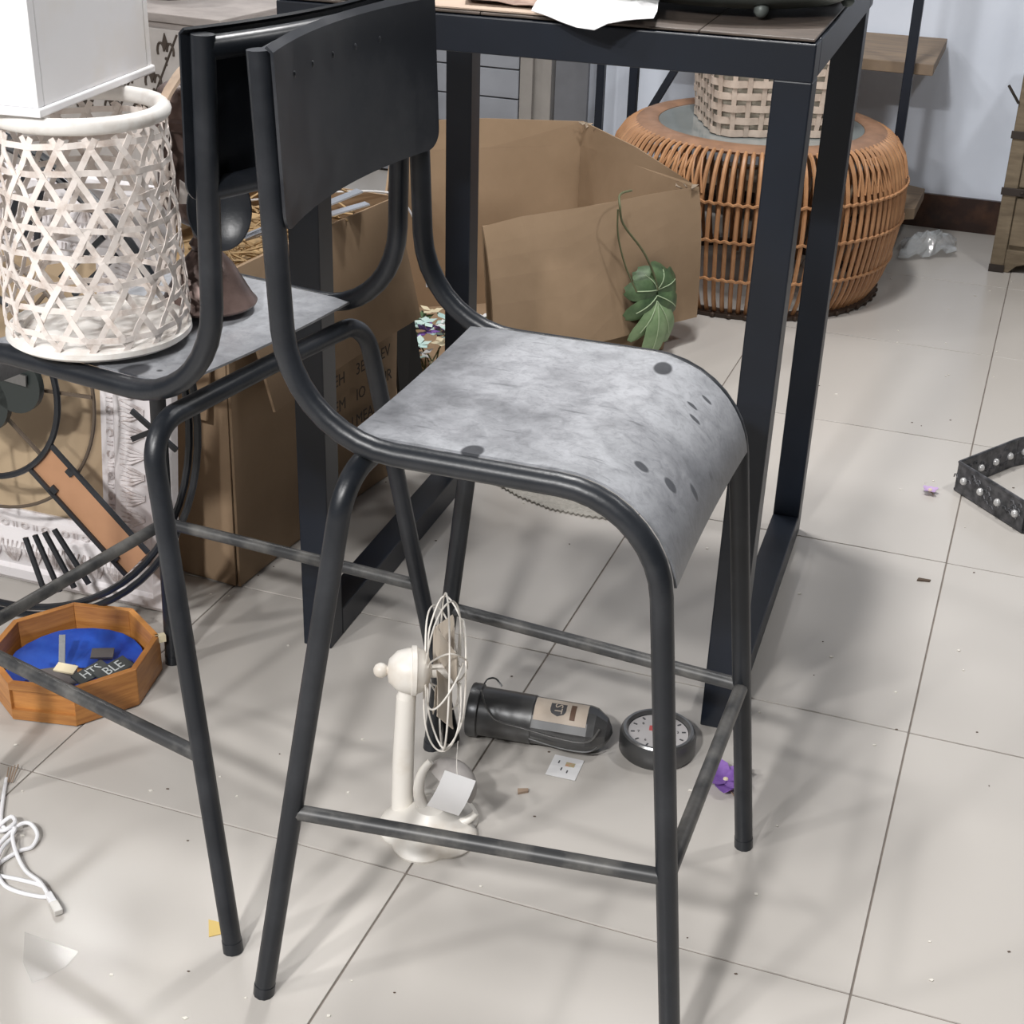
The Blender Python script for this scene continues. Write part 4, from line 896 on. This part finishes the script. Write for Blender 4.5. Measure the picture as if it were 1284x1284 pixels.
for i in range(7):
    t = i / 6; g.append([V((.024 * t + s * (.022 - .001 * t) - .012, .004 - .016 * sin(t * 2.2), -.010 + .070 * t * (1.0) + s * -.008)) for s in (-1, 0, 1)])
q = MB(); q.sheet(g, .0006); q.build('card', M['paper'], tg, True)
q = MB(); q.tube(smoothpath([(.008, -.010, .056), (.006, .010, .070), (.006, .03, .075), (.006, .045, .078)], 4), .0005, 5); q.build('string', M['fan'], tg)

# lying metal canister with wire bail
A, Bp = V((-.054, 1.925, .042)), V((.170, 1.880, .036)); axd = (Bp - A); Ln = axd.length
can = thing('metal_canister', 'dark metal canister with a paper label lying on its side under the front stool', 'canister', (A.x, A.y, 0))
Rz = axd.normalized().to_track_quat('Z', 'Y').to_matrix(); o_ = V((0, 0, A.z))
q = MB(); q.lathe([(.0, .0), (.0405, .0), (.0415, .002), (.0415, .016), (.038, .018), (.0375, .10), (.0, .10)], 40, o_, Rz); q.build('body', M['tin'], can, True)
q = MB(); q.lathe([(.0, .1), (.0365, .1), (.0365, .185), (.034, .196), (.022, .213), (.010, .219), (.0, .222)], 12, o_, Rz @ Matrix.Rotation(PI / 12, 3, 'Z')); q.build('neck_section', M['tin'], can)
# label: patch on the upper side facing the viewer
def oncyl(t, ang, r): return o_ + Rz @ V((0, 0, t)) + (V((0, 0, 1)) * cos(ang) + (Rz @ V((0, 0, 1))).cross(V((0, 0, 1))).normalized() * sin(ang)) * r
sgn = 1 if oncyl(.1, .8, .04).y < oncyl(.1, -.8, .04).y else -1
def patch(nm, t0_, t1, a0, a1, r, m, par, shape=None):
    g = []
    for i in range(9):
        a = a0 + (a1 - a0) * i / 8; row = []
        for j in range(9):
            t = t0_ + (t1 - t0_) * j / 8
            row.append(oncyl(t, sgn * a, r))
        g.append(row)
    q = MB(); q.sheet(g, .0004); return q.build(nm, m, par, True)
lb = patch('paper_label', .103, .184, -.25, .95, .0368, M['labelc'], can)
patch('label_bar', .158, .166, .0, .75, .0372, M['labelbrown'], lb)
g = []
for i in range(7):
    t = i / 6; a = .05 + .62 * t; hwid = .012 * (1 if t < .5 else math.sqrt(max(0, 1 - ((t - .5) / .5) ** 2)) + .02); g.append([oncyl(.139 + hwid * s, sgn * a, .0373) for s in (-1, -.5, 0, .5, 1)])
q = MB(); q.sheet(g, .0004); q.build('label_shield', M['shield'], lb)
nrm_ = (oncyl(.139, sgn * .33, 1) - oncyl(.139, sgn * .33, 0)).normalized(); xd = Rz @ V((0, 0, 1)); yd = nrm_.cross(xd)
tx = text_mesh('ST', .017, M['labelc'], lb, (0, 0, 0), (0, 0, 0), 'lettering', .0002)
tx.matrix_local = Matrix.Translation(oncyl(.139, sgn * .33, .0378)) @ Matrix((( -yd.x, xd.x, nrm_.x), (-yd.y, xd.y, nrm_.y), (-yd.z, xd.z, nrm_.z))).to_4x4()
bail = smoothpath([oncyl(.018, sgn * .15, .043), oncyl(.03, sgn * .75, .044), oncyl(.05, sgn * 1.2, .043), oncyl(.09, sgn * 1.32, .042), oncyl(.15, sgn * 1.5, .0415), oncyl(.19, sgn * 1.45, .041), oncyl(.205, sgn * .9, .036)], 5)
q = MB(); q.tube(bail, .0016, 6); q.build('wire_bail', M['tinlight'], can, True)
q = MB(); q.tube(smoothpath([oncyl(.016, sgn * -.6, .042), oncyl(.019, sgn * -.75, .050), oncyl(.030, sgn * -.8, .053), oncyl(.042, sgn * -.8, .043)], 5), .0014, 6); q.build('wire_bail', M['tin'], can, True)
q = MB(); q.tube(smoothpath([oncyl(.10, sgn * 1.75, .041), oncyl(.15, sgn * 1.9, .044), oncyl(.19, sgn * 1.85, .044), oncyl(.205, sgn * 1.6, .04)], 4), .0014, 6); q.build('wire_foot', M['tin'], can, True)

# round tin gauge
ga = thing('round_gauge', 'round dark metal gauge with pale dial lying on the floor beside the canister', 'gauge', (.234, 1.893, 0))
q = MB(); q.lathe([(.0, 0), (.055, 0), (.0585, .004), (.0585, .030), (.056, .036), (.049, .0365), (.046, .031), (.0, .031)], 48); q.build('case', M['tin'], ga, True)
q = MB(); q.lathe([(.0465, .034), (.0495, .039), (.0535, .039), (.0560, .0355), (.0465, .034)], 48); q.build('bezel', M['tinlight'], ga, True)
q = MB(); q.lathe([(.0, .0312), (.0458, .0312), (.0458, .0325), (.0, .0325)], 48); dlf = q.build('dial', M['dial'], ga, True)
for k in range(12):
    a = k * PI / 6; q = MB(); q.beam((.036 * cos(a), .036 * sin(a), .033), (.042 * cos(a), .042 * sin(a), .033), .0022, .001); q.build('tick', M['shield'], dlf)
q = MB(); q.prism([(-.014, .004), (-.004, .001), (.006, .006), (.005, .016), (-.012, .016)], .0326, .0331); q.build('red_emblem', M['red'], dlf)
for k, s in enumerate(('1', '2', '3', '4', '5', '6', '7', '8')):
    a = PI / 2 - k * PI / 4; text_mesh(s, .008, M['shield'], dlf, (.030 * cos(a), .030 * sin(a), .0328), (0, 0, 0), 'lettering', .0002)
q = MB(); q.beam((0, 0, .0345), (.02, -.016, .0345), .0018, .001); q.build('pointer', M['shield'], ga)
# printed card
cd = thing('printed_card', 'small white printed card lying on the floor in front of the canister', 'card', (.092, 1.838, .0006), rad(-17))
q = MB(); q.box((0, 0, .0006), (.046, .052, .0008)); q.build('card', M['paper'], cd)
q = MB(); q.box((.006, .008, .0012), (.014, .010, .0003)); q.build('picture', mat('card_picture', (.45, .50, .30), .7, col2=(.6, .3, .2), vscale=200), cd)
for x, y in ((-.012, .010), (-.004, -.006), (.006, -.010)): q = MB(); q.box((x, y, .0012), (.002, .007, .0003)); q.build('print_mark', M['shield'], cd)
# flowers
def flower(nm, lab, c, m, n, s, seed):
    rnd = random.Random(seed); root = thing(nm, lab, 'flower', c, group='fallen artificial blossoms')
    for k in range(n):
        a = 2 * PI * k / n + rnd.uniform(-.2, .2); d = V((cos(a), sin(a), 0)); sd = V((-sin(a), cos(a), 0)); g = []; lift = rnd.uniform(.15, .6)
        for t in (0, .3, .65, 1): g.append([d * s * t + sd * s * .42 * sin(PI * (t * .8 + .08)) * f + V((0, 0, .004 + s * lift * t - s * .3 * t * t * lift + .1 * s * abs(f))) for f in (-1, 0, 1)])
        q = MB(); q.sheet(g, .0006); q.build('petal', m, root, True)
    q = MB(); q.ball((0, 0, .006), .005, 8); q.build('centre', M['cream'], root)
    q = MB(); q.tube(smoothpath([(0, 0, .004), (.004, -s * .5, .003), (s * .25, -s * .85, .002)], 4), .0013, 5); q.build('stalk', M['stemb'], root)
flower('purple_flower', 'wilted purple artificial flower on the floor beside the front stool leg', (.330, 1.812, .001), M['petal'], 7, .037, 2)
flower('pale_blossom', 'small pale lilac blossom lying on the open tiles at the right', (.872, 2.83, .001), M['pale'], 5, .017, 6)
# chips and grit
def chip(nm, lab, x, y, d, m, rz): q = MB(); q.prism([(-d[0], -d[1]), (d[0] * .8, -d[1] * .9), (d[0], d[1] * .3), (-d[0] * .7, d[1])], .0004, d[2]); tag(q.build(nm, m, loc=(x, y, 0), rot=(0, 0, rz)), lab, 'debris')
chip('yellow_card_chip', 'yellow card chip behind the rear stool foot', -.364, 1.474, (.010, .016, .0015), M['yellow'], .3)
chip('dark_chip', 'dark brown chip on the bright tile at the right', .773, 2.454, (.013, .005, .003), M['chip'], -.15)
chip('brown_leaf_bit', 'crisp brown leaf bit on the tile between fan and printed card', .029, 1.777, (.009, .005, .004), M['stemb'], .3)
rnd = random.Random(21); q = MB()
for k in range(150):
    x, y = rnd.uniform(-.8, 1.5), rnd.uniform(1.2, 4.4); s = rnd.uniform(.0015, .0038); a = rnd.uniform(0, 6)
    q.prism([(s * cos(a + t * 1.57) * rnd.uniform(.6, 1.3), s * sin(a + t * 1.57) * rnd.uniform(.5, 1)) for t in range(4)], .0003, .0014, None, (x, y, 0))
tag(q.build('pale_grit', M['grit']), 'pale paint grit scattered over the tiles', 'grit', kind='stuff')
q = MB()
for k in range(60):
    x, y = rnd.uniform(-.7, 1.4), rnd.uniform(1.2, 3.6); s = rnd.uniform(.0008, .0022); a = rnd.uniform(0, 6)
    q.prism([(s * cos(a + t * 1.57) * 1.4, s * sin(a + t * 1.57) * .7) for t in range(4)], .0003, .0014, None, (x, y, 0))
tag(q.build('dark_grit', M['chip']), 'dark crumbs scattered over the tiles', 'grit', kind='stuff')

# ------------------------------------------------------------------ ornate studded band at the right
orn = thing('studded_iron_frame', 'ornate black iron band frame with pearl studs standing on the floor at the right edge', 'frame', (.929, 2.85, 0))
Hh = .066; c0 = V((0, 0, 0)); cA = V((.16, .13, 0)); cB = V((.088, -.19, 0)); cC = cA + cB
pts = [c0, cB, cB + V((.22, .06, 0)), cA + V((.2, .10, 0)), cA]
cen = sum(pts, V()) / 5
for i in range(5):
    a, c = pts[i], pts[(i + 1) % 5]; d = (c - a).normalized(); L_ = (c - a).length
    q = MB(); q.beam(a + d * .002 + V((0, 0, Hh / 2 + .001)), c - d * .002 + V((0, 0, Hh / 2 + .001)), .005, Hh - .004, (0, 0, 1)); sd = q.build('band', M['ornate'], orn)
    nrm_ = V((d.y, -d.x, 0))
    for z in (.0035, Hh - .001):
        q = MB(); q.tube([a + V((0, 0, z)), c + V((0, 0, z))], .0034, 6); q.build('edge_bead', M['ornate'], sd)
    ns = max(2, int(L_ / .042))
    for k in range(ns):
        p = a + (c - a) * ((k + .5) / ns)
        for s in (-1, 1):
            q = MB(); q.ball(p + nrm_ * s * .0035 + V((0, 0, Hh * .5)), .0085, 10, (1, 1, 1)); q.build('pearl_stud', M['pearl'], sd, True)
    q = MB(); rnd = random.Random(i)
    for k in range(int(L_ / .008)):
        p = a + (c - a) * rnd.random() + V((0, 0, rnd.uniform(.012, Hh - .012)))
        for s in (-1, 1): q.tube([p + nrm_ * s * .003 + (d * cos(t) + V((0, 0, 1)) * sin(t)) * .006 for t in (0, 1.2, 2.4, 3.6)], .0016, 4)
    bb = q.build('filigree', M['ornate'], sd); bb['kind'] = 'stuff'
q = MB(); q.box((0, 0, .0), (.075, .09, .0012), Matrix.Rotation(rad(-25), 3, 'Z') @ Matrix.Rotation(rad(62), 3, 'X')); tag(q.build('white_leaflet', M['paper'], loc=(1.072, 2.648, .045)), 'white leaflet leaning on the studded iron frame at the right edge', 'paper')
